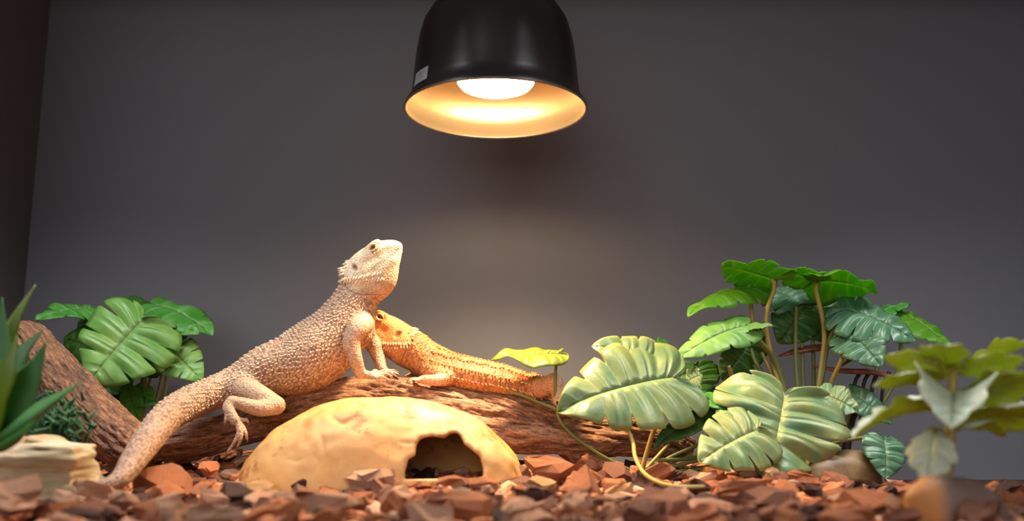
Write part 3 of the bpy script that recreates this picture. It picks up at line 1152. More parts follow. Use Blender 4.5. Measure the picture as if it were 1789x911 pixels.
def eye(h, sd, parent, iris, lid):
    c = h.p(4.05, sd * 1.36, 0.62)
    out = nrm(h.l * sd)
    r = 0.0036 * h.s / CM1
    V, F = sphere((0, 0, 0), r, 20, 14)
    dirz = nrm(out + h.f * 0.12)
    ux = nrm(np.cross(dirz, h.u))
    W = V[:, 0:1] * ux + V[:, 1:2] * np.cross(dirz, ux) + V[:, 2:3] * dirz
    cz = V[:, 2] / r
    col = np.where((cz > 0.93)[:, None], np.array([0.01, 0.008, 0.006]), np.where((cz > 0.62)[:, None], np.array(iris), np.array([0.10, 0.05, 0.025])))
    m = NT('lizard_eye')
    m.base(m.attr('Col', 'Color')).set(Roughness=0.08)
    e = obj('eye', W + c, F, m.m, parent, col=col)
    # eyelids: two rolled rims around the eyeball
    for nm, sg, a0 in (('upper_eyelid', 1, 0.16), ('lower_eyelid', -1, 0.2)):
        pts = []
        for i in range(9):
            t = -1 + 2 * i / 8
            x, z = 0.44 * t, sg * 0.30 * (1 - t * t) ** 0.7 + 0.02
            pts.append(c + h.s * (x * h.f + z * h.u) + out * r * (0.96 - 0.42 * t * t))
        V, F = tube(pts, [0.0004, 0.0009, 0.0011, 0.0012, 0.0012, 0.0012, 0.0011, 0.0009, 0.0004], 8, 30)
        obj(nm, V, F, lid, e)
    return e


RND = np.random.default_rng(5)

# ---- the pale lizard propped up on its forelegs
T1 = [  # spine: px, py, Y, half height px, half width px, back fades from tail tip to neck
    (128, 868, 0.735, 6, 6), (160, 858, 0.738, 11, 11), (207, 840, 0.748, 16, 17), (240, 795, 0.79, 23, 24), (288, 733, 0.865, 27, 29), (329, 706, 0.90, 29, 32), (377, 686, 0.925, 29, 34),
    (420, 669, 0.94, 33, 42), (466, 647, 0.95, 43, 54), (510, 638, 0.958, 53, 63), (548, 620, 0.962, 60, 66), (582, 592, 0.965, 55, 60), (607, 556, 0.965, 46, 50), (624, 520, 0.964, 37, 39), (634, 490, 0.962, 30, 32)]
sp = np.array([[*P(a, b, Y), hv * Y / FPX, hw * Y / FPX] for a, b, Y, hv, hw in T1])
lo1 = sp[:, :3].min(0) - 0.06
hi1 = np.maximum(sp[:, :3].max(0), P(712, 415, 0.96)) + (0.03, 0.055, 0.02)
hi1[0] = P(715, 600, 0.95)[0]
D1 = SDF((lo1[0] + 0.03, lo1[1] + 0.02, -0.012), hi1, 0.00095)
UPV = np.array([-0.35, 0, 0.94])
D1.tube(sp[:, :3], sp[:, 4], sp[:, 3], up=UPV, k=0.004, seg=64)
fw = P(615 + 100 * 0.788, 485 - 100 * 0.616, 0.955) - P(615, 485, 0.962)
fwd = nrm(fw + np.array([0, -0.006, 0]))
upv = nrm(P(615 - 61.6, 485 - 78.8, 0.962) - P(615, 485, 0.962))
H1 = Head(P(615, 485, 0.962), fwd, upv, 1.0)
H1.build(D1, 1.0)
# neck, throat, shoulder hump and hips
D1.tube([P(618, 545, 0.964), P(622, 515, 0.963), P(628, 494, 0.962)], [0.0205, 0.0175, 0.015], k=0.006)
D1.tube([P(626, 582, 0.962), P(633, 558, 0.961), P(636, 535, 0.96)], [0.0145, 0.0115, 0.010], k=0.006)
CL1 = []
# near foreleg: shoulder, elbow, wrist
yf = 0.928
D1.tube([P(634, 566, 0.945), P(626, 574, 0.932), P(615, 592, yf), P(613, 606, yf)], [0.0115, 0.0105, 0.0085, 0.0076], k=0.004)
D1.tube([P(614, 598, yf), P(620, 625, yf), P(629, 652, yf + 0.004)], [0.0078, 0.0072, 0.0056], k=0.003)
pl = P(650, 657, yf + 0.004)
foot(D1, P(629, 652, yf + 0.004), pl, [
    [P(664, 651, 0.936), P(672, 648, 0.938), P(679, 655, 0.938)],
    [P(668, 654, 0.932), P(678, 650, 0.933), P(687, 655, 0.933)],
    [P(666, 658, 0.928), P(676, 654, 0.927), P(684, 659, 0.927)],
    [P(660, 661, 0.924), P(668, 659, 0.921), P(674, 663, 0.921)],
    [P(650, 652, 0.938), P(656, 648, 0.942), P(662, 652, 0.944)]], 0.0027, CL1)
# far foreleg, in the shade of the chest
yb = 0.988
D1.tube([P(636, 572, 0.975), P(642, 588, 0.984), P(652, 604, yb)], [0.011, 0.0095, 0.008], k=0.004)
D1.tube([P(651, 600, yb), P(660, 622, yb), P(667, 645, yb - 0.004)], [0.008, 0.007, 0.0055], k=0.003)
foot(D1, P(667, 645, yb - 0.004), P(676, 652, yb - 0.006), [
    [P(688, 648, 0.984), P(697, 652, 0.984)], [P(687, 651, 0.978), P(696, 655, 0.978)], [P(684, 654, 0.974), P(691, 658, 0.973)],
    [P(680, 656, 0.971), P(685, 660, 0.969)], [P(680, 646, 0.988), P(687, 648, 0.991)]], 0.0024, CL1)
# near hind leg: hip, knee, heel
yh = 0.905
D1.tube([P(412, 672, 0.932), P(435, 684, 0.915), P(465, 699, yh), P(482, 708, yh - 0.002)], [0.0135, 0.0122, 0.0098, 0.0084], k=0.005)
D1.tube([P(482, 710, yh - 0.002), P(455, 714, yh - 0.012), P(428, 708, yh - 0.018), P(406, 702, yh - 0.02)], [0.0084, 0.0076, 0.0064, 0.0052], k=0.0022)
an = P(403, 704, yh - 0.021)
D1.tube([an, P(398, 713, yh - 0.024), P(408, 733, yh - 0.026)], [0.0052, 0.0048, 0.0046], k=0.003)
foot(D1, P(400, 714, yh - 0.025), P(411, 736, yh - 0.027), [
    [P(417, 752, 0.876), P(410, 772, 0.875), P(398, 790, 0.877)],
    [P(420, 750, 0.878), P(421, 766, 0.876), P(415, 780, 0.878)],
    [P(424, 746, 0.881), P(429, 757, 0.88), P(431, 767, 0.881)],
    [P(424, 735, 0.885), P(430, 733, 0.886), P(433, 738, 0.887)],
    [P(398, 722, 0.879), P(395, 731, 0.877), P(393, 740, 0.877)]], 0.0026, CL1)
# far hind leg resting on the far side of the wood
D1.tube([P(425, 668, 0.965), P(460, 690, 0.985), P(478, 704, 0.99)], [0.0125, 0.0105, 0.008], k=0.005)
D1.tube([P(478, 704, 0.99), P(450, 712, 0.992), P(425, 716, 0.992)], [0.0078, 0.0066, 0.005], k=0.003)
foot(D1, P(425, 716, 0.992), P(417, 724, 0.992), [[P(412 - 3 * j, 733 + 3 * abs(j - 1), 0.985 + 0.004 * j), P(411 - 4 * j, 742, 0.985 + 0.005 * j)] for j in range(5)], 0.0024, CL1)
V1, Q1 = D1.surface(2)
del D1
N1 = vertex_normals(V1, Q1)
cs = catmull(sp, 70)
s1, a1, r1, i1 = spine_coords(V1, cs[:, :3], cs[:, 3], UPV)
hl = H1.local(V1)
SC1 = s1[-1] if False else float(np.linalg.norm(np.diff(cs[:, :3], axis=0), axis=1).sum())
head_w = np.clip((hl[:, 0] + 0.9) / 1.2, 0, 1) * (np.abs(hl[:, 1]) < 2.6) * (hl[:, 2] > -4.6) * (hl[:, 0] < 7) * np.clip((hl[:, 2] + 0.8 * hl[:, 0] + 2.6) / 1.2, 0, 1)
# distance from the spine beyond its radius marks the limbs
limb = np.clip((r1 - np.maximum(cs[i1, 3], cs[i1, 4]) * 1.12) / 0.004, 0, 1) * (1 - head_w)
mott = fbm(V1 * 85, 3)
band = fbm(np.column_stack([s1 * 42, a1 * 1.1, a1 * 0]), 3)
col = np.array([0.46, 0.285, 0.18]) * np.ones((len(V1), 3))
dorsal = np.clip(np.cos(a1) * 1.1 + 0.1, 0, 1)[:, None]
col = col * (1 - 0.35 * dorsal) + np.array([0.36, 0.255, 0.19]) * 0.35 * dorsal
belly = np.clip(-np.cos(a1) * 1.3 - 0.15, 0, 1)[:, None]
col = col * (1 - 0.5 * belly) + np.array([0.56, 0.36, 0.21]) * 0.5 * belly
col *= (1 + 0.20 * band + 0.12 * mott)[:, None]
col = col * (1 - limb[:, None]) + limb[:, None] * np.array([0.50, 0.325, 0.215]) * (1 + 0.12 * mott)[:, None]
hcol = np.array([0.90, 0.76, 0.52]) * np.ones((len(V1), 3))
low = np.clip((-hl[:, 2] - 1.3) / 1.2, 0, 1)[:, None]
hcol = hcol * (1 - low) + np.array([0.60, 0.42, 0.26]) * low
lip = np.exp(-((hl[:, 2] + 1.0) / 0.1) ** 2) * np.clip((hl[:, 0] - 2.4) * 3, 0, 1) * (np.abs(hl[:, 1]) > 0.1)
hcol *= (1 - 0.3 * lip)[:, None]


def ear_dark(hl):
    return np.clip(1.5 - 1.3 * np.sqrt(((hl[:, 0] - 1.33) / 0.26) ** 2 + ((hl[:, 2] - 0.2) / 0.46) ** 2), 0, 1) * (np.abs(hl[:, 1]) > 1.2) * (np.abs(hl[:, 0] - 1.33) < 0.6)


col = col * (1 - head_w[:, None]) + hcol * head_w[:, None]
ed = ear_dark(hl)[:, None]
col = col * (1 - 0.85 * ed) + np.array([0.16, 0.055, 0.025]) * 0.85 * ed
uv1 = np.column_stack([s1, a1 * np.maximum(cs[i1, 3], 0.012), np.zeros(len(V1))])
wob = np.where((head_w > 0.3)[:, None], V1 * 1.9 + 3.0, np.where((limb > 0.3)[:, None], V1 * 1.5 + 3.0, uv1))
dragon1 = thing('bearded_dragon', 'pale beige bearded dragon propped up on its forelegs, chin raised to the lamp', 'lizard', P(420, 790, 0.94))
SK1 = skin_mat('pale_scaly_skin', 330, 0.5, 0.8)
obj('body', V1, Q1, SK1, dragon1, col=np.clip(col, 0, 1), attrs={'scale_uv': wob, 'relief': 1 - 0.4 * head_w - 0.35 * limb})
tvec = nrm(np.gradient(cs[:, :3], axis=0))
backv = -tvec[i1]
mk = (limb < 0.2) & (head_w < 0.05) & (s1 > 0.10) & (np.abs(a1) < 2.3) & (r1 > 0.006)
parts = lattice_scales(V1, N1, s1, a1, r1, mk & (s1 > 0.17), 0.0052, 0.0050, 0.0021, 0.00105, backv, RND)
parts += lattice_scales(V1, N1, s1, a1, r1, mk & (s1 <= 0.17), 0.0045, 0.0046, 0.0011, 0.0008, backv, RND)
low_flank = mk & (s1 > 0.17) & (np.abs(a1) > 1.25) & (np.abs(a1) < 2.2)
parts += lattice_scales(V1, N1, s1 + 0.0025, a1, r1, low_flank, 0.0052, 0.0040, 0.0029, 0.00115, backv, RND)
V, F = join(parts)
SPK1 = plain('pale_spines', (0.70, 0.52, 0.36), 0.5)
obj('spiny_scales', V, F, SPK1, dragon1, kind='stuff')


def head_spines(h, V, N, mat, parent, hl, scale=1.0):
    near = np.where((hl[:, 0] > -2.5) & (hl[:, 0] < 7) & (np.abs(hl[:, 1]) < 3) & (np.abs(hl[:, 2]) < 5))[0]
    Vn, Nn = V[near], N[near]
    prt = []
    for p, d, L in h.spikes():
        w = h.p(*p)
        q, nn = snap(Vn, Nn, w)
        dd = d[0] * h.f + d[1] * h.l + d[2] * h.u
        prt.append(cone(q, nrm(dd + 0.3 * nn), L * CM1 * scale * 1.15, 0.0012 * (0.6 + L), 5))
    v, f = join(prt)
    obj('beard_spines', v, f, mat, parent, kind='stuff')


head_spines(H1, V1, N1, plain('cream_spines', (0.80, 0.64, 0.45), 0.5), dragon1, hl)
LID1 = plain('pale_eyelid', (0.70, 0.52, 0.33), 0.5)
for sd in (1, -1):
    eye(H1, sd, dragon1, (0.42, 0.17, 0.04), LID1)
CLAW = plain('horn_claw', (0.16, 0.10, 0.07), 0.35)
for p, d in CL1:
    v, f = cone(p + d * 0.0006, nrm(d + (0, 0, -0.25)), 0.0042, 0.0011, 6)
    obj('claw', v, f, CLAW, dragon1)

# ---- the orange lizard lying along the log
T2 = [(640 + 85, 612, 1.004, 30, 38), (752, 634, 1.003, 29, 40), (790, 651, 1.0, 34, 52), (835, 662, 1.0, 34, 58), (880, 671, 1.0, 32, 54), (920, 682, 1.005, 27, 44), (955, 694, 1.01, 22, 32), (1000, 712, 1.02, 19, 22), (1070, 735, 1.03, 14, 15), (1140, 760, 1.035, 9, 10), (1200, 782, 1.04, 5, 5)]
sq = np.array([[*P(a, b, Y), hv * Y / FPX, hw * Y / FPX] for a, b, Y, hv, hw in T2])
o2 = P(719, 605, 1.004)
f2 = nrm(P(719 - 83.1, 605 - 55.6, 1.012) - o2)
u2 = nrm(P(719 + 55.6, 605 - 83.1, 1.004) - o2)
H2 = Head(o2, f2, u2, 1.04)
lo2 = np.minimum(sq[:, :3].min(0), P(618, 700, 1.0)) - (0.008, 0.05, 0.01)
hi2 = np.maximum(sq[:, :3].max(0), P(700, 535, 1.0)) + (0.01, 0.045, 0.012)
D2 = SDF(lo2, hi2, 0.00095)
D2.tube(sq[:, :3], sq[:, 4], sq[:, 3], up=(0.2, 0, 0.97), k=0.004, seg=50)
H2.build(D2, 0.62)
D2.tube([P(716, 610, 1.004), P(735, 622, 1.004), P(760, 636, 1.003)], [0.019, 0.0175, 0.018], k=0.008)
CL2 = []
# near foreleg, folded beneath the neck
D2.tube([P(752, 648, 0.985), P(768, 656, 0.976), P(782, 662, 0.970)], [0.010, 0.0086, 0.0072], k=0.004)
D2.tube([P(782, 662, 0.970), P(762, 665, 0.964), P(742, 664, 0.962)], [0.0070, 0.006, 0.0048], k=0.003)
foot(D2, P(742, 664, 0.962), P(734, 664, 0.962), [[P(725, 662 + j, 0.968 - 0.004 * j), P(716, 664 + j, 0.969 - 0.005 * j)] for j in range(5)], 0.0022, CL2)
# far foreleg
D2.tube([P(748, 640, 1.022), P(740, 646, 1.032), P(730, 652, 1.034)], [0.010, 0.008, 0.006], k=0.003)
foot(D2, P(730, 652, 1.034), P(722, 656, 1.034), [[P(715, 655 + j, 1.044 - 0.005 * j), P(708, 658 + j, 1.045 - 0.006 * j)] for j in range(5)], 0.0024, CL2)
# near hind leg with the raised knee, shank and toes running back along the wood
D2.tube([P(930, 678, 0.99), P(950, 676, 0.975), P(968, 668, 0.966)], [0.0125, 0.0105, 0.0085], k=0.004)
D2.tube([P(968, 667, 0.966), P(973, 684, 0.96), P(974, 704, 0.955)], [0.0082, 0.0066, 0.005], k=0.003)
foot(D2, P(974, 704, 0.955), P(980, 712, 0.953), [[P(990, 714 + j, 0.962 - 0.005 * j), P(1000 - 2 * j, 717 + j, 0.963 - 0.006 * j)] for j in range(5)], 0.0024, CL2)
# far hind leg
D2.tube([P(930, 672, 1.022), P(950, 676, 1.04), P(965, 684, 1.042)], [0.012, 0.010, 0.008], k=0.004)
D2.tube([P(965, 684, 1.042), P(972, 700, 1.042), P(976, 712, 1.04)], [0.0078, 0.0062, 0.005], k=0.003)
foot(D2, P(976, 712, 1.04), P(982, 717, 1.04), [[P(990, 718 + j, 1.05 - 0.005 * j), P(998, 721 + j, 1.05 - 0.006 * j)] for j in range(5)], 0.0024, CL2)
V2, Q2 = D2.surface(2)
del D2
N2 = vertex_normals(V2, Q2)
ct = catmull(sq, 56)
s2, a2, r2, i2 = spine_coords(V2, ct[:, :3], ct[:, 3], np.array([0.2, 0, 0.97]))
hm = H2.local(V2)
hw2 = np.clip((hm[:, 0] + 0.7) / 1.0, 0, 1) * (np.abs(hm[:, 1]) < 2.6) * (np.abs(hm[:, 2]) < 4)
limb2 = np.clip((r2 - np.maximum(ct[i2, 3], ct[i2, 4]) * 1.12) / 0.004, 0, 1) * (1 - hw2)
mott = fbm(V2 * 90 + 5, 3)
col = np.array([0.50, 0.175, 0.042]) * np.ones((len(V2), 3))
ang = np.abs(a2)
# orange-red stripes along the back and a pale band between them
stripe = np.exp(-((ang - 1.12) / 0.15) ** 2) * np.clip(0.85 + 0.9 * fbm(np.column_stack([s2 * 120, a2, a2]), 2), 0, 1)
col = col * (1 - stripe[:, None]) + np.array([0.36, 0.045, 0.006]) * stripe[:, None]
spots = np.clip(vnoise(np.column_stack([s2 * 75, a2 * 2.2, a2 * 0]) + 2.0) * 2 - 0.35, 0, 1) * (ang < 0.95)
col = col * (1 - 0.7 * spots[:, None]) + np.array([0.38, 0.07, 0.01]) * 0.7 * spots[:, None]
side = np.clip((ang - 1.4) / 0.3, 0, 1)[:, None]
col = col * (1 - 0.8 * side) + np.array([0.54, 0.26, 0.10]) * 0.8 * side
col *= (1 + 0.22 * mott)[:, None]
col = col * (1 - limb2[:, None]) + np.array([0.62, 0.36, 0.20]) * limb2[:, None]
hc2 = np.array([0.55, 0.235, 0.07]) * np.ones((len(V2), 3))
bl = np.clip(vnoise(hm * 1.1 + 4) * 2.2 - 0.2, 0, 1)[:, None] * (hm[:, 2:3] > -1.0)
hc2 = hc2 * (1 - 0.45 * bl) + np.array([0.50, 0.13, 0.03]) * 0.45 * bl
lo_ = np.clip((-hm[:, 2] - 0.9) / 0.5, 0, 1)[:, None]
hc2 = hc2 * (1 - lo_) + np.array([0.60, 0.25, 0.09]) * lo_
th_ = np.clip((-hm[:, 2] - 1.9) / 0.5, 0, 1)[:, None]
hc2 = hc2 * (1 - th_) + np.array([0.60, 0.34, 0.18]) * th_
lip = np.exp(-((hm[:, 2] + 1.0) / 0.1) ** 2) * np.clip((hm[:, 0] - 2.4) * 3, 0, 1)
hc2 *= (1 - 0.35 * lip)[:, None]
col = col * (1 - hw2[:, None]) + hc2 * hw2[:, None]
ed = ear_dark(hm)[:, None]
col = col * (1 - 0.85 * ed) + np.array([0.15, 0.045, 0.02]) * 0.85 * ed
uv2 = np.column_stack([s2, a2 * np.maximum(ct[i2, 3], 0.012), np.zeros(len(V2))])
wob = np.where((hw2 > 0.3)[:, None], V2 * 1.9 + 3.0, np.where((limb2 > 0.3)[:, None], V2 * 1.5 + 3.0, uv2))
dragon2 = thing('bearded_dragon', 'orange bearded dragon lying flat along the log, head under the other', 'lizard', P(840, 700, 1.0))
SK2 = skin_mat('orange_scaly_skin', 360, 0.55, 0.8)
obj('body', V2, Q2, SK2, dragon2, col=np.clip(col, 0, 1), attrs={'scale_uv': wob, 'relief': 1 - 0.4 * hw2 - 0.35 * limb2})
tv2 = nrm(np.gradient(ct[:, :3], axis=0))
mk = (limb2 < 0.2) & (hw2 < 0.05) & (np.abs(a2) < 1.9) & (s2 < 0.2)
parts = lattice_scales(V2, N2, s2, a2, r2, mk, 0.0046, 0.0046, 0.0015, 0.0009, tv2[i2], RND)
V, F = join(parts)
obj('spiny_scales', V, F, plain('orange_spines', (0.54, 0.22, 0.06), 0.5), dragon2, kind='stuff')
fr = []
for base, L0, rr in ((1.42, 0.0046, 0.0012), (1.72, 0.0036, 0.001)):
    for k in range(40):
        sv_ = 0.025 + 0.0036 * k
        for sd in (1, -1):
            q = np.argmin((s2 - sv_) ** 2 + ((a2 - sd * base) * 0.02) ** 2 + 10 * limb2 + 10 * hw2)
            fr.append(cone(V2[q], nrm(N2[q] * 0.8 + tv2[i2[q]] * 0.6), L0 * RND.uniform(0.8, 1.2), rr, 5))
red = []
for base, L0, rr in ((1.08, 0.0036, 0.0013), (0.62, 0.0028, 0.0011)):
    for k in range(44):
        sv_ = 0.02 + 0.0034 * k
        for sd in (1, -1):
            q = np.argmin((s2 - sv_) ** 2 + ((a2 - sd * base - 0.05 * math.sin(k * 1.3)) * 0.02) ** 2 + 10 * limb2 + 10 * hw2)
            red.append(cone(V2[q], nrm(N2[q] * 0.8 + tv2[i2[q]] * 0.6), L0 * RND.uniform(0.8, 1.2), rr, 5))
V, F = join(red)
obj('back_spines', V, F, plain('red_orange_spines', (0.44, 0.07, 0.012), 0.5), dragon2, kind='stuff', label='rows of orange-red spines along the back')
V, F = join(fr)
obj('side_spines', V, F, plain('pale_orange_spines', (0.72, 0.42, 0.2), 0.5), dragon2, kind='stuff')
head_spines(H2, V2, N2, plain('light_orange_spines', (0.74, 0.46, 0.22), 0.5), dragon2, hm, 0.9)
LID2 = plain('orange_eyelid', (0.64, 0.36, 0.16), 0.5)
for sd in (1, -1):
    eye(H2, sd, dragon2, (0.12, 0.05, 0.02), LID2)
for p, d in CL2:
    v, f = cone(p + d * 0.0006, nrm(d + (0, 0, -0.25)), 0.0042, 0.0011, 6)
    obj('claw', v, f, CLAW, dragon2)
# ------------------------------------------------------------------ plants
HALF = np.array([(0.0, -0.02), (0.10, -0.15), (0.25, -0.20), (0.40, -0.12), (0.49, 0.06), (0.50, 0.26), (0.45, 0.46), (0.35, 0.66), (0.21, 0.84), (0.08, 0.96), (0.0, 1.0)])


def leaf_grid(kind, rng, na=120, nb=8, lobes=5, slit=0.55, tooth=0.0):
    """one blade, flat, length 1, width 1, midrib along y.  Each half is a fan from midrib to outline; monstera blades are cut by slits"""
    V, U, F, E, VE = [], [], [], [], []
    for sd in (1, -1):
        if kind == 'monstera':
            O = catmull(HALF, na)
        elif kind == 'heart':
            O = catmull(np.array([(0.0, 0.03), (0.14, -0.13), (0.33, -0.10), (0.47, 0.12), (0.46, 0.36), (0.32, 0.64), (0.14, 0.87), (0.0, 1.0)]), na)
        else:   # oval with lobed margin
            O = catmull(np.array([(0.0, 0.0), (0.12, 0.04), (0.34, 0.2), (0.48, 0.42), (0.46, 0.62), (0.30, 0.84), (0.12, 0.96), (0.0, 1.0)]), na)
        a = np.linspace(0, 1, na)
        my = np.where(a < 0.18, 0.02, 0.02 + 0.93 * ((a - 0.18) / 0.82) ** 1.25)
        M = np.column_stack([np.zeros(na), my])
        ph = rng.uniform(-0.15, 0.15)
        cuts = (np.arange(1, lobes) + rng.uniform(-0.12, 0.12, lobes - 1)) / lobes * 0.86 + 0.06
        fac = np.ones(na)
        if slit > 0:
            for k, cpos in enumerate(cuts):
                if k == 0 and lobes > 3:
                    dep = slit * 0.35
                else:
                    dep = slit * rng.uniform(0.75, 1.1)
                wd = 0.0075 + 0.004 * rng.random()
                fac *= 1 - dep * np.exp(-(np.abs(a - cpos) / wd) ** 2.4)
            # rounded ends of the lobes
            fac *= 1 - 0.035 * (1 - np.clip(np.min(np.abs(a[:, None] - cuts[None]), axis=1) / 0.06, 0, 1)) ** 2
        if tooth > 0:
            fac *= 1 - tooth * (0.5 + 0.5 * np.cos(a * 2 * np.pi * lobes * 1.0 + ph * 6)) ** 2 * np.clip(a * 6, 0, 1)
        lobe = np.zeros(na)
        ce = np.concatenate([[0], cuts, [1.0]])
        for k in range(len(ce) - 1):
            m = (a >= ce[k]) & (a <= ce[k + 1])
            t = (a[m] - ce[k]) / (ce[k + 1] - ce[k])
            lobe[m] = np.sin(np.pi * t)            # 1 in a lobe's middle, 0 at the cuts
        b = np.linspace(0, 1, nb)
        base = len(V)
        for i in range(na):
            for j in range(nb):
                r = b[j] * fac[i]
                q = M[i] + (O[i] - M[i]) * r
                q = q + np.array([0, 0.05 * math.sin(np.pi * r) * -1 * (1 - a[i])])
                V.append((sd * q[0], q[1], 0.0))
                U.append((sd * r, a[i], lobe[i]))
                E.append(b[j] ** 2)
                vein = max(math.exp(-(b[j] / 0.10) ** 2), (0.9 - 0.5 * r) * max(0, (lobe[i] - 0.93) / 0.07) ** 0.7 * (1 if r < 0.95 else 0.3))
                VE.append(vein)
        for i in range(na - 1):
            for j in range(nb - 1):
                q = (base + i * nb + j, base + i * nb + j + 1, base + (i + 1) * nb + j + 1, base + (i + 1) * nb + j)
                F.append(q if sd > 0 else q[::-1])
    return np.array(V), np.array(U), F, np.array(E), np.array(VE)


def leaf(parent, base, tip, normal, width, mat, kind='monstera', droop=0.25, fold=0.12, cup=0.25, puff=0.035, wave=0.04, lobes=5, slit=0.55, tooth=0.0, seed=0, thick=0.0007, label=None, name='leaf', mats=None):
    """blade from base to tip (world points), upper face along normal, width in metres"""
    rng = np.random.default_rng(seed + 1000)
    base, tip = np.asarray(base, float), np.asarray(tip, float)
    ydir = tip - base
    L = np.linalg.norm(ydir)
    ydir = ydir / L
    z = np.asarray(normal, float)
    z = nrm(z - ydir * np.dot(z, ydir))
    x = np.cross(ydir, z)
    V, U, F, E, VE = leaf_grid(kind, rng, lobes=lobes, slit=slit, tooth=tooth)
    W = width
    xx, yy = V[:, 0], V[:, 1]
    r = np.abs(U[:, 0])
    zz = -droop * (yy - 0.45) ** 2 * L + droop * 0.2 * L          # arch along the midrib
    zz = zz + fold * W * np.abs(xx) - cup * W * (2 * xx) ** 2 * 0.5  # fold up at the midrib, sides hang
    zz = zz + puff * W * (U[:, 2] - 0.5) * np.sin(np.pi * np.clip(r, 0, 1)) ** 0.8 * 1.2
    zz = zz - 0.02 * W * np.maximum(0, (U[:, 2] - 0.93) / 0.07) * np.clip(1 - r, 0, 1) * np.clip(r * 6, 0, 1)
    nzv = fbm(np.column_stack([xx * 2.5, yy * 2.5, np.full(len(xx), seed * 1.7)]), 2)
    zz = zz + wave * W * nzv * (0.3 + r * 1.6)
    zz = zz + wave * W * 0.8 * (r ** 2) * np.sin(U[:, 1] * 19 + seed)
    P3 = base + np.outer(xx * W, x) + np.outer(yy * L, ydir) + np.outer(zz, z)
    # thickness: a second, lower skin joined round the rim
    Nn = np.zeros_like(P3)
    Fa = np.array(F)
    n_ = np.cross(P3[Fa[:, 2]] - P3[Fa[:, 0]], P3[Fa[:, 3]] - P3[Fa[:, 1]])
    for j in range(4):
        for k in range(3):
            Nn[:, k] += np.bincount(Fa[:, j], n_[:, k], len(P3))
    Nn = nrm(Nn)
    flip = np.sign((Nn @ z).mean())
    top_f = Fa if flip > 0 else Fa[:, ::-1]
    Nn = Nn * flip
    n0 = len(P3)
    low = P3 - Nn * thick
    faces = [tuple(q) for q in top_f] + [tuple(int(i) + n0 for i in q[::-1]) for q in top_f]
    edges = {}
    for q in top_f:
        for k in range(4):
            e = (int(q[k]), int(q[(k + 1) % 4]))
            if (e[1], e[0]) in edges:
                del edges[(e[1], e[0])]
            else:
                edges[e] = 1
    ntop = len(top_f)
    for a_, b_ in edges:
        faces.append((b_, a_, a_ + n0, b_ + n0))
    me = mesh_data('leaf', np.vstack([P3, low]), faces, True, attrs={'edge': np.concatenate([E, E]), 'vein': np.concatenate([VE, VE])})
    ms = mats or [mat]
    for m in ms:
        me.materials.append(m)
    if len(ms) > 1:
        mi = np.zeros(len(me.polygons), dtype=np.int32)
        mi[ntop:] = 1
        me.polygons.foreach_set('material_index', mi)
    return link(name, me, None, parent, label)


def stem(parent, pts, r, mat, name='stem', n=8):
    V, F = tube(np.array(pts), r, n, max(8, len(pts) * 7))
    return obj(name, V, F, mat, parent)


G_BRIGHT = leaf_mat('leaf_bright_green', (0.045, 0.25, 0.022), (0.10, 0.36, 0.05), (0.20, 0.42, 0.14), (0.05, 0.24, 0.03), 0.3)
G_SAGE = leaf_mat('leaf_sage_green', (0.13, 0.35, 0.07), (0.25, 0.42, 0.09), (0.27, 0.45, 0.16), (0.16, 0.34, 0.06), 0.25)
G_PALE = leaf_mat('leaf_pale_green', (0.075, 0.155, 0.062), (0.16, 0.21, 0.07), (0.19, 0.27, 0.12), (0.29, 0.29, 0.06), 0.18, patch=0.6)
G_MINT = leaf_mat('leaf_mint_green', (0.12, 0.25, 0.115), (0.30, 0.34, 0.11), (0.38, 0.44, 0.20), (0.40, 0.41, 0.15), 0.22, patch=0.55)
G_BLUE = leaf_mat('leaf_blue_green', (0.055, 0.155, 0.075), (0.10, 0.22, 0.11), (0.18, 0.33, 0.18), (0.08, 0.20, 0.08), 0.2, rough=0.33)
G_LIME = leaf_mat('leaf_lime_green', (0.12, 0.40, 0.02), (0.19, 0.46, 0.025), (0.32, 0.52, 0.10), (0.24, 0.48, 0.04), 0.62)
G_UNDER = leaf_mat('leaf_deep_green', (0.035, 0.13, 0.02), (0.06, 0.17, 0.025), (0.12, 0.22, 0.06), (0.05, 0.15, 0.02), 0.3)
G_YELLOW = leaf_mat('leaf_yellow_green', (0.15, 0.21, 0.008), (0.20, 0.24, 0.01), (0.25, 0.28, 0.04), (0.19, 0.23, 0.01), 0.45)
STEM_G = plain('stem_green', (0.15, 0.17, 0.035), 0.5)
STEM_Y = plain('stem_yellow', (0.36, 0.27, 0.06), 0.5)
UP, CAM = np.array([0, 0, 1.0]), np.array([0, -1.0, 0])


def nv(x, y, z):
    return np.array([x, y, z], float)


def wid(px, Y):
    return px * Y / FPX


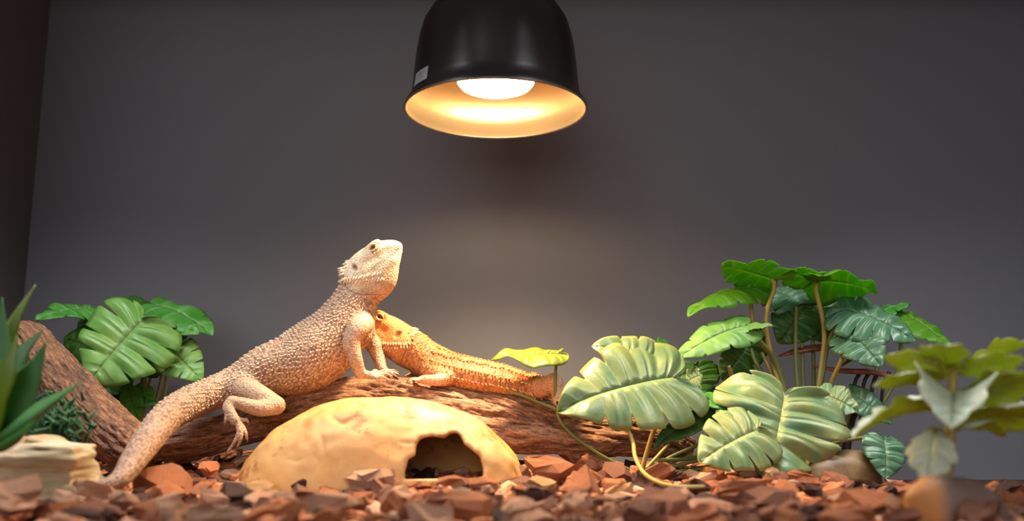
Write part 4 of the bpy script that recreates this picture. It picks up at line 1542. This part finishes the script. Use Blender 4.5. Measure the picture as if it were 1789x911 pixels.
# --- broad-leaved plant behind the raised end of the wood (left)
root = P(228, 772, 1.09)
root[2] = ground(root[0], root[1])
pl1 = thing('monstera_plant', 'bright green split-leaf plant behind the raised left end of the log', 'plant', root)
LEAVES = [
    # base px,py,Y   tip px,py,Y   normal        width px  mat   kwargs
    ((248, 562, 1.035), (152, 672, 1.01), (0.12, -1, 0.35), 178, G_SAGE, dict(seed=1, slit=0.62, lobes=5, puff=0.04, fold=0.02)),
    ((166, 541, 1.08), (62, 556, 1.03), (0.1, -0.45, 1), 104, G_BRIGHT, dict(seed=2, slit=0.6, lobes=5, droop=0.3)),
    ((270, 532, 1.09), (372, 582, 1.06), (0.15, -0.6, 1), 110, G_BRIGHT, dict(seed=3, slit=0.3, lobes=4, cup=0.5)),
    ((285, 568, 1.075), (346, 580, 1.05), (0, -0.9, 0.7), 62, G_BRIGHT, dict(seed=4, slit=0.55, lobes=4)),
    ((290, 606, 1.06), (352, 664, 1.04), (0.1, -1, 0.55), 84, G_SAGE, dict(seed=5, slit=0.6, lobes=5)),
    ((165, 610, 1.085), (112, 590, 1.07), (-0.1, -1, 0.4), 84, G_BRIGHT, dict(seed=6, slit=0.3, lobes=4)),
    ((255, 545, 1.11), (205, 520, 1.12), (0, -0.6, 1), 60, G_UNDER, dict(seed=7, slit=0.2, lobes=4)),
    ((206, 655, 1.075), (170, 698, 1.06), (0, -1, 0.5), 66, G_BRIGHT, dict(seed=8, slit=0.3, lobes=4)),
    ((222, 672, 1.07), (240, 734, 1.05), (0, -1, 0.3), 44, G_LIME, dict(seed=9, slit=0, lobes=4, kind='oval')),
    ((240, 672, 1.075), (262, 704, 1.06), (0.2, -1, 0.3), 36, G_LIME, dict(seed=10, slit=0, lobes=4, kind='oval')),
    ((236, 706, 1.07), (272, 706, 1.05), (0, -0.6, 1), 30, G_BRIGHT, dict(seed=11, slit=0, lobes=4, kind='oval')),
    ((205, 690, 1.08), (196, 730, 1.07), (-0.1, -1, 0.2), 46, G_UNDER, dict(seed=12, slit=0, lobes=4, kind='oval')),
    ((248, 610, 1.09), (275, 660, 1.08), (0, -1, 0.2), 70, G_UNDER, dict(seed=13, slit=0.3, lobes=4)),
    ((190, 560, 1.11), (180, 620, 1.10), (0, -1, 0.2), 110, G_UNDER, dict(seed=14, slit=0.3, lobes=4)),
]


def plant(parent, root, leaves, stem_mat=STEM_G, r=0.0016, lift=0.35):
    for (b, t, n, w, m, kw) in leaves:
        B, T = P(*b), P(*t)
        kw = dict(kw)
        no_stem = kw.pop('no_stem', False)
        smat = kw.pop('stem_mat', stem_mat)
        via = kw.pop('via', None)
        sr = kw.pop('stem_r', r)
        rt = kw.pop('root', None)
        rt = root if rt is None else P(*rt)
        leaf(parent, B, T, n, wid(w, (b[2] + t[2]) / 2), m, **kw)
        if not no_stem:
            z = nrm(np.asarray(n, float))
            dn = 0.012 if np.linalg.norm(B - rt) > 0.04 else 0.004
            mids = [P(*v) for v in via] if via else [rt * 0.45 + B * 0.55 + nv(0.25 * (B[0] - rt[0]), 0.01, -0.01)]
            stem(parent, [B - z * 0.0008 + nrm(T - B) * 0.004, B - z * dn * 0.4 + nv(0, 0, -0.004)] + mids + [rt + nv(0, 0, 0.002)], sr, smat)


plant(pl1, root + nv(0, 0, 0), LEAVES, r=0.0018)

# --- tall broad-leaved plant standing behind the right part of the log
root2 = P(1405, 800, 1.03)
root2[2] = ground(root2[0], root2[1]) - 0.001
pl2 = thing('monstera_plant', 'tall split-leaf plant with upright bare stems at the right', 'plant', root2)
LEAVES2 = [
    ((1352, 488, 1.02), (1262, 464, 1.0), (0.0, 0.22, 1), 130, G_LIME, dict(seed=21, slit=0.5, lobes=6, droop=0.1, via=[(1338, 560, 1.02), (1352, 640, 1.03)], stem_mat=STEM_Y, stem_r=0.0026)),
    ((1425, 492, 1.02), (1534, 506, 1.0), (0.1, 0.2, 1), 150, G_LIME, dict(seed=22, slit=0.3, lobes=5, cup=0.35, via=[(1440, 580, 1.02), (1432, 660, 1.03)], stem_mat=STEM_Y, stem_r=0.0026)),
    ((1308, 502, 1.04), (1200, 545, 1.0), (-0.25, -0.5, 1), 90, G_LIME, dict(seed=23, slit=0.3, lobes=5, cup=0.6, via=[(1315, 560, 1.04), (1322, 600, 1.04), (1350, 660, 1.035)], stem_mat=STEM_Y, stem_r=0.0022)),
    ((1418, 490, 1.02), (1372, 474, 1.0), (0, 0.15, 1), 90, G_LIME, dict(seed=37, slit=0.2, lobes=4, no_stem=True)),
    ((1392, 528, 1.05), (1345, 505, 1.08), (0.1, -0.8, 1), 120, G_BLUE, dict(seed=24, slit=0.5, lobes=6, via=[(1390, 600, 1.045), (1392, 660, 1.04)], stem_r=0.0024)),
    ((1478, 540, 1.01), (1600, 595, 0.985), (0.05, -1.0, 0.75), 118, G_BLUE, dict(seed=25, slit=0.5, lobes=6, cup=0.4, via=[(1450, 590, 1.02), (1436, 660, 1.03)], stem_r=0.0024)),
    ((1484, 580, 1.0), (1540, 640, 0.97), (-0.3, -1.0, 0.4), 92, G_BLUE, dict(seed=26, slit=0.25, lobes=5, via=[(1470, 630, 1.0), (1445, 690, 1.02)], stem_mat=STEM_Y, stem_r=0.0024)),
    ((1580, 548, 1.06), (1658, 605, 1.03), (0.25, -0.7, 1), 104, G_LIME, dict(seed=27, slit=0.2, lobes=5, cup=0.4)),
    ((1300, 570, 1.0), (1182, 625, 0.975), (-0.2, -1, 0.85), 82, G_SAGE, dict(seed=28, slit=0.2, lobes=5, cup=0.3, via=[(1330, 600, 1.01), (1362, 655, 1.03)], stem_r=0.003)),
    ((1300, 572, 1.0), (1350, 568, 0.99), (0, -0.5, 1), 40, G_SAGE, dict(seed=29, slit=0.3, lobes=4, no_stem=True)),
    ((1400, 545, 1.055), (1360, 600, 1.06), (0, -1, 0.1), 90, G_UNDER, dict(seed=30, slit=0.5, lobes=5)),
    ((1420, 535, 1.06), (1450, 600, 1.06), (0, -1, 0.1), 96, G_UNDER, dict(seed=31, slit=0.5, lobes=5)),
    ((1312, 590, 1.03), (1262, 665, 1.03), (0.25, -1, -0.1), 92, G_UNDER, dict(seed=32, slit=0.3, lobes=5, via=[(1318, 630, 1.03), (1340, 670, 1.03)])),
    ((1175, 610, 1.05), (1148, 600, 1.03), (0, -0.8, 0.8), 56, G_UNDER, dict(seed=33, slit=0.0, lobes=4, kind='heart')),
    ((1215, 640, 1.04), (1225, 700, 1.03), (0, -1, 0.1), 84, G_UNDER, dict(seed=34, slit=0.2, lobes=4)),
    ((1540, 545, 1.06), (1590, 530, 1.06), (0, -0.3, 1), 60, G_BRIGHT, dict(seed=35, slit=0.3, lobes=4)),
    ((1490, 690, 1.0), (1560, 740, 0.99), (0, -0.9, 0.5), 60, G_BLUE, dict(seed=36, slit=0.3, lobes=4)),
]
plant(pl2, root2, LEAVES2, r=0.0022)

# --- low plant in front of the log: big pale leaf, small lime leaf, trailing vine, double leaf
root3 = P(1118, 800, 0.955)
root3[2] = ground(root3[0], root3[1]) - 0.001
pl3 = thing('monstera_vine', 'low split-leaf vine with big pale leaves in front of the log', 'plant', root3)
LEAVES3 = [
    ((1178, 660, 0.93), (974, 716, 0.90), (-0.1, -1, 0.62), 196, G_PALE, dict(seed=41, slit=0.3, lobes=6, puff=0.032, droop=0.3, cup=0.22, via=[(1165, 700, 0.94), (1140, 760, 0.95)], stem_mat=STEM_Y, stem_r=0.0024, label='large pale yellow-green leaf')),
    ((1160, 645, 0.945), (1036, 600, 0.94), (-0.1, -1, 0.8), 112, G_PALE, dict(seed=42, slit=0.2, lobes=5, no_stem=True)),
    ((972, 619, 0.955), (857, 624, 0.945), (0.06, -0.36, 1), 112, G_YELLOW, dict(seed=43, slit=0.0, lobes=5, kind='heart', cup=0.3, droop=0.08, puff=0.02, via=[(970, 660, 0.955), (972, 710, 0.953), (985, 745, 0.952), (1040, 790, 0.952)], stem_mat=STEM_G, stem_r=0.0017, label='small lime leaf held flat over the orange lizard')),
    ((1205, 665, 0.975), (1226, 655, 0.97), (0, -0.8, 0.6), 50, G_PALE, dict(seed=44, slit=0.3, lobes=4, stem_mat=STEM_Y, via=[(1212, 700, 0.975), (1190, 750, 0.97)])),
    ((1370, 690, 0.925), (1340, 838, 0.885), (0.08, -1, 0.62), 236, G_MINT, dict(seed=48, slit=0.55, lobes=5, puff=0.055, droop=0.35, cup=0.22, wave=0.07, via=[(1370, 730, 0.95), (1300, 790, 0.955), (1200, 800, 0.955)], label='broad drooping leaf with deep splits')),
    ((1322, 752, 0.89), (1222, 806, 0.862), (-0.1, -1, 0.55), 132, G_MINT, dict(seed=46, slit=0.5, lobes=5, puff=0.06, cup=0.3, via=[(1300, 790, 0.92), (1220, 805, 0.94)])),
    ((1440, 690, 0.94), (1500, 720, 0.93), (0.1, -1, 0.6), 74, G_MINT, dict(seed=47, slit=0.4, lobes=5, no_stem=True)),
    ((1265, 705, 0.945), (1140, 782, 0.92), (-0.2, -0.8, 0.9), 74, G_UNDER, dict(seed=48, slit=0.1, lobes=4, kind='heart', via=[(1230, 770, 0.95), (1170, 800, 0.955)])),
    ((1300, 800, 0.915), (1300, 866, 0.895), (-0.05, -1, 0.25), 74, G_UNDER, dict(seed=49, slit=0.2, lobes=4, via=[(1270, 815, 0.93)])),
    ((1262, 700, 0.93), (1200, 700, 0.93), (-0.2, -0.6, 1), 60, G_BRIGHT, dict(seed=50, slit=0.0, lobes=4, kind='heart', no_stem=True)),
    ((1545, 770, 0.90), (1548, 836, 0.885), (0.1, -1, 0.2), 76, G_BLUE, dict(seed=51, slit=0.5, lobes=4, via=[(1530, 765, 0.93), (1480, 770, 0.95), (1350, 800, 0.955)])),
]
plant(pl3, root3, LEAVES3, r=0.0018)
stem(pl3, [P(1072, 738, 0.905), P(1096, 752, 0.90), P(1106, 775, 0.89), P(1110, 800, 0.87), P(1126, 828, 0.825), P(1155, 845, 0.775), P(1190, 851, 0.745), P(1232, 851, 0.74)], [0.0014, 0.0018, 0.0019, 0.0019, 0.0018, 0.0017, 0.0015, 0.0012], STEM_Y, 'trailing_vine')
stem(pl3, [P(886, 682, 0.952), P(915, 692, 0.95), P(945, 705, 0.95), P(972, 716, 0.951), P(1010, 735, 0.952)], [0.001, 0.0014, 0.0015, 0.0015, 0.0014], STEM_G, 'tendril')
stem(pl3, [P(1280, 670, 1.0), P(1276, 650, 0.99), P(1273, 640, 0.985)], [0.0022, 0.0022, 0.0018], STEM_Y, 'cut_stem')
stem(pl3, [P(1280, 670, 1.0), P(1285, 720, 0.99), P(1260, 790, 0.96), P(1150, 806, 0.953)], 0.0022, STEM_G, 'stem')

# --- blurred plant with lobed pale leaves close to the camera, growing from a brown stone
TOPF = leaf_mat('leaf_whitish_top', (0.52, 0.58, 0.44), (0.60, 0.64, 0.50), (0.5, 0.58, 0.36), (0.58, 0.60, 0.42), 0.15, rough=0.5)
BOTF = leaf_mat('leaf_olive_under', (0.46, 0.54, 0.03), (0.56, 0.54, 0.05), (0.58, 0.52, 0.1), (0.58, 0.55, 0.07), 0.65)
yq = 0.64
root4 = P(1650, 850, yq)
pl4 = thing('lobed_leaf_plant', 'blurred lobed-leaf plant with whitish leaf tops close at the right', 'plant', root4 + nv(0, 0, -0.01))
LEAVES4 = [
    ((1640, 716, yq), (1486, 762, yq - 0.03), (-0.25, 0.25, 1), 62, dict(seed=61, cup=-0.7)),
    ((1655, 660, yq), (1522, 668, yq - 0.02), (-0.1, 0.45, 1), 70, dict(seed=62, cup=0.3)),
    ((1650, 650, yq + 0.02), (1545, 618, yq), (-0.1, 0.3, 1), 80, dict(seed=63, cup=0.3)),
    ((1655, 640, yq + 0.02), (1640, 600, yq - 0.04), (0, 0.1, 1), 90, dict(seed=64, cup=0.2)),
    ((1670, 650, yq), (1790, 626, yq - 0.02), (0.1, 0.45, 1), 96, dict(seed=65, cup=0.3)),
    ((1690, 645, yq + 0.03), (1800, 600, yq + 0.02), (0.1, 0.3, 1), 80, dict(seed=66, cup=-0.2)),
    ((1664, 684, yq), (1662, 744, yq - 0.05), (0, -0.35, 1), 126, dict(seed=67, cup=-0.75, droop=0.4)),
    ((1680, 700, yq), (1830, 660, yq - 0.03), (0.15, 0.6, 1), 110, dict(seed=68, cup=0.2)),
    ((1670, 735, yq), (1830, 730, yq - 0.02), (0.1, 0.5, 1), 110, dict(seed=69, cup=0.3)),
    ((1636, 752, yq - 0.01), (1618, 840, yq - 0.03), (-0.35, -0.8, 0.5), 84, dict(seed=70, cup=0.3, droop=0.3)),
    ((1670, 750, yq), (1790, 700, yq + 0.03), (0.2, -0.1, 1), 90, dict(seed=71, cup=0.3)),
    ((1655, 700, yq + 0.02), (1560, 700, yq + 0.05), (0, 0.2, 1), 70, dict(seed=72, cup=0.3)),
]
stalk4 = [root4 + nv(0, 0, 0.002), P(1658, 790, yq), P(1662, 720, yq), P(1665, 660, yq), P(1668, 640, yq + 0.01)]
stem(pl4, stalk4, [0.0045, 0.004, 0.0036, 0.003, 0.002], plain('stem_ochre', (0.34, 0.25, 0.05), 0.5), 'stalk')
for (b, t, n, w, kw) in LEAVES4:
    B = P(*b)
    leaf(pl4, B, P(*t), n, wid(w, yq), None, kind='oval', slit=0, lobes=5, tooth=0.16, mats=[TOPF, BOTF], thick=0.0009, **kw)
    k = min(range(len(stalk4)), key=lambda i: np.linalg.norm(stalk4[i] - B))
    if np.linalg.norm(stalk4[k] - B) > 0.002:
        stem(pl4, [B + nrm(P(*t) - B) * 0.004, B, stalk4[k]], 0.0016, STEM_Y)

# --- spiky succulent at the left edge
ys = 0.665
rs_ = P(-10, 790, ys + 0.03)
suc = thing('spiky_succulent', 'spiky green succulent at the left edge behind the pale rock', 'plant', rs_ + nv(0, 0, -0.02))
SUC = leaf_mat('succulent_green', (0.045, 0.16, 0.035), (0.075, 0.22, 0.05), (0.08, 0.24, 0.06), (0.08, 0.23, 0.05), 0.12, rough=0.55)
SUCD = leaf_mat('succulent_dark', (0.02, 0.10, 0.015), (0.05, 0.17, 0.02), (0.05, 0.15, 0.03), (0.06, 0.18, 0.03), 0.12, rough=0.35)
SUCY = leaf_mat('succulent_yellow', (0.14, 0.24, 0.015), (0.2, 0.3, 0.02), (0.16, 0.27, 0.03), (0.2, 0.3, 0.04), 0.2, rough=0.35)


def blade(parent, pts, w, mat, side):
    """thick tapering succulent blade: lens section swept along pts"""
    pts = np.asarray(pts, float)
    m, n = 26, 12
    c = catmull(pts, m)
    t = nrm(np.gradient(c, axis=0))
    V, E, VE = [], [], []
    for k in range(m):
        f = k / (m - 1)
        ww = w * (0.75 + 0.5 * math.sin(math.pi * min(1, f * 1.25)) ** 1.0) * (1 - f ** 2.6) * 0.5 + 0.0002
        x = nrm(np.cross(t[k], side))
        z = np.cross(x, t[k])
        for j in range(n):
            a_ = 2 * math.pi * j / n
            q = math.cos(a_) * ww
            h = math.sin(a_) * ww * 0.30 - 0.35 * ww * (1 - math.cos(a_) ** 2) * 0.5
            V.append(c[k] + x * q + z * h)
            E.append(abs(math.cos(a_)) ** 6)
            VE.append(0.0)
    F = [(k * n + j, k * n + (j + 1) % n, (k + 1) * n + (j + 1) % n, (k + 1) * n + j) for k in range(m - 1) for j in range(n)]
    F.append(tuple(range(n - 1, -1, -1)))
    F.append(tuple(range((m - 1) * n, m * n)))
    return obj('leaf', V, F, mat, parent, attrs={'edge': np.array(E), 'vein': np.array(VE)})


for pts, w, mt, sd in (
    ([(-5, 772, ys), (30, 740, ys - 0.012), (90, 700, ys - 0.018), (146, 667, ys - 0.02)], 66, SUC, (0, -0.6, 1)),
    ([(5, 765, ys + 0.01), (28, 700, ys + 0.005), (62, 640, ys), (81, 597, ys - 0.003)], 58, SUC, (0.2, -1, 0.2)),
    ([(-8, 765, ys + 0.02), (8, 680, ys + 0.02), (36, 620, ys + 0.025), (78, 574, ys + 0.03)], 54, SUCD, (0.3, -1, 0.2)),
    ([(-12, 760, ys + 0.025), (0, 640, ys + 0.03), (26, 560, ys + 0.035), (62, 498, ys + 0.04)], 40, SUCY, (0.4, -1, 0.1)),
    ([(-20, 765, ys + 0.02), (-10, 680, ys + 0.02), (2, 600, ys + 0.02), (4, 520, ys + 0.02)], 50, SUC, (0.1, -1, 0)),
    ([(-30, 770, ys), (-20, 700, ys - 0.01), (10, 650, ys - 0.015), (30, 585, ys - 0.016)], 56, SUCY, (0.1, -1, 0.1)),
    ([(-20, 775, ys), (-60, 720, ys), (-100, 690, ys), (-150, 670, ys)], 60, SUC, (0, -0.6, 1)),
    ([(-25, 775, ys), (-60, 680, ys), (-80, 610, ys), (-95, 560, ys)], 56, SUC, (0, -1, 0.2)),
    ([(0, 775, ys - 0.005), (22, 762, ys - 0.02), (40, 752, ys - 0.028), (64, 735, ys - 0.032)], 60, SUCD, (0, -0.8, 0.8)),
):
    blade(suc, [P(*q) for q in pts], wid(w, ys), mt, sd)

# --- small things
mossm = plain('moss_green', (0.02, 0.085, 0.025), 0.8)
mc = P(78, 745, 0.80)
prt = []
rg = np.random.default_rng(3)
for i in range(260):
    q = mc + rg.normal(0, 1, 3) * nv(0.016, 0.014, 0.011)
    q[2] = max(q[2], 0.0)
    d = nrm(nv(*rg.normal(0, 1, 3)) + nv(0, -0.3, 0.8))
    prt.append(cone(q, d, 0.011, 0.0022, 4))
v, f = sphere(mc + nv(0, 0.004, -0.006), 0.02, 14, 8)
prt.append((v * nv(1.05, 1, 0.9) + mc * nv(-0.05, 0, 0.1), f))
V, F = join(prt)
tag(obj('moss_tuft', V, F, mossm), 'dark green moss tuft between the succulent and the log', 'moss', kind='stuff')


def shell(name, pts_rows, mat, thick, label, cat):
    """a curled sheet: rows of points, given thickness"""
    R = [catmull(np.array(r_), 12) for r_ in pts_rows]
    G = np.array([catmull(np.array([R[k][j] for k in range(len(R))]), 9) for j in range(12)])
    n = nrm(np.cross(np.gradient(G, axis=0), np.gradient(G, axis=1)))
    G = G + n * (0.0012 * fbm(G * 140, 3))[..., None]
    A, B = G.reshape(-1, 3), (G - n * thick).reshape(-1, 3)
    F = []
    for i in range(11):
        for j in range(8):
            q = (i * 9 + j, i * 9 + j + 1, (i + 1) * 9 + j + 1, (i + 1) * 9 + j)
            F += [q, tuple(k + 108 for k in q[::-1])]
    rim = [j for j in range(9)] + [i * 9 + 8 for i in range(1, 12)] + [99 + j for j in range(7, -1, -1)] + [i * 9 for i in range(10, 0, -1)]
    for k in range(len(rim)):
        a_, b_ = rim[k], rim[(k + 1) % len(rim)]
        F.append((a_, a_ + 108, b_ + 108, b_))
    return tag(obj(name, np.vstack([A, B]), F, mat), label, cat)


dry = NT('dry_leaf')
nn = dry.tex(45, 4)
dry.base(dry.ramp(nn.outputs[0], [(0.35, (0.12, 0.062, 0.025)), (0.6, (0.26, 0.15, 0.055)), (0.8, (0.34, 0.17, 0.06))])).set(Roughness=0.5)
yd = 0.90
shell('dry_leaf', [[P(1405, 838, yd), P(1412, 815, yd), P(1432, 800, yd + 0.01), P(1450, 806, yd + 0.02)], [P(1436, 842, yd - 0.01), P(1446, 808, yd - 0.005), P(1466, 790, yd + 0.01), P(1482, 794, yd + 0.025)],
                   [P(1490, 846, yd - 0.01), P(1494, 812, yd - 0.004), P(1500, 790, yd + 0.01), P(1506, 792, yd + 0.025)], [P(1540, 846, yd), P(1536, 820, yd), P(1524, 802, yd + 0.012), P(1520, 800, yd + 0.02)]],
      dry.m, 0.0012, 'curled brown dry leaf under the double leaf at the right', 'leaf')
redm = NT('red_bark')
nn = redm.tex(60, 5)
redm.base(redm.ramp(nn.outputs[0], [(0.35, (0.12, 0.03, 0.014)), (0.55, (0.34, 0.09, 0.04)), (0.75, (0.5, 0.2, 0.11))])).set(Roughness=0.45)
# reddish dry frond with dark prongs, behind the stems
yr = 1.06
fro = thing('red_frond', 'reddish dry frond with dark prongs behind the bare stems', 'leaf', P(1480, 690, yr))
for k, (pts, w) in enumerate((([(1362, 622, yr), (1400, 612, yr), (1440, 606, yr), (1470, 600, yr)], 0.010), ([(1420, 640, yr - 0.01), (1470, 648, yr - 0.02), (1530, 652, yr - 0.03), (1600, 672, yr - 0.04)], 0.008), ([(1470, 640, yr - 0.01), (1490, 625, yr - 0.012), (1505, 620, yr - 0.015), (1520, 634, yr - 0.02)], 0.007))):
    V, F = tube([P(*q) for q in pts], [w * 0.3, w, w, w * 0.25], 10, 24, flat=0.35)
    V = V + 0.0015 * nrm(V - V.mean(0)) * fbm(V * 160, 3)[:, None]
    obj('leaflet', V, F, redm.m, fro)
DARKP = plain('dark_prong', (0.02, 0.012, 0.01), 0.6)
for x_ in (1490, 1506, 1522, 1540):
    stem(fro, [P(x_ + 14, 650, yr - 0.02), P(x_ + 4, 668, yr - 0.02), P(x_, 700, yr - 0.02), P(x_ - 4, 735, yr - 0.02)], [0.0022, 0.002, 0.0016, 0.001], DARKP, 'prong')
stem(fro, [P(1500, 700, yr - 0.02), P(1486, 740, yr - 0.02), P(1478, 790, yr - 0.02), P(1475, 835, yr - 0.02)], [0.003, 0.0045, 0.005, 0.005], DARKP, 'stalk')

# brown stone with an orange end, very close to the camera
yb_ = 0.60
sc = P(1660, 905, yb_)
st = SDF(sc - (0.055, 0.045, 0.05), sc + (0.055, 0.045, 0.04), 0.0016)
st.tube([P(1612, 900, yb_), P(1640, 892, yb_), P(1690, 900, yb_), P(1722, 925, yb_)], np.array([28, 42, 44, 34]) * yb_ / FPX, np.array([46, 56, 58, 46]) * yb_ / FPX, k=0.006)
X, Y, Z = np.meshgrid(*st.ax, indexing='ij')
st.F = st.F + (0.0025 * fbm(np.stack([X * 50, Y * 50, Z * 50], -1), 3)).astype(np.float32)
V, Q = st.surface(2)
w = np.clip((P(1632, 890, yb_)[0] - V[:, 0]) / 0.008 + 0.5, 0, 1)[:, None]
cc = (1 - w) * np.array([0.20, 0.125, 0.095]) + w * np.array([0.56, 0.22, 0.055])
sm = NT('brown_stone')
sm.base(sm.mix(0.5, sm.attr('Col', 'Color'), sm.ramp(sm.tex(70, 4).outputs[0], [(0.3, (0.7, 0.7, 0.7)), (0.7, (1.2, 1.2, 1.2))]), 'MULTIPLY')).set(Roughness=0.6)
tag(obj('brown_stone', V, Q, sm.m, col=cc), 'smooth brown stone with an orange end under the blurred plant', 'stone')
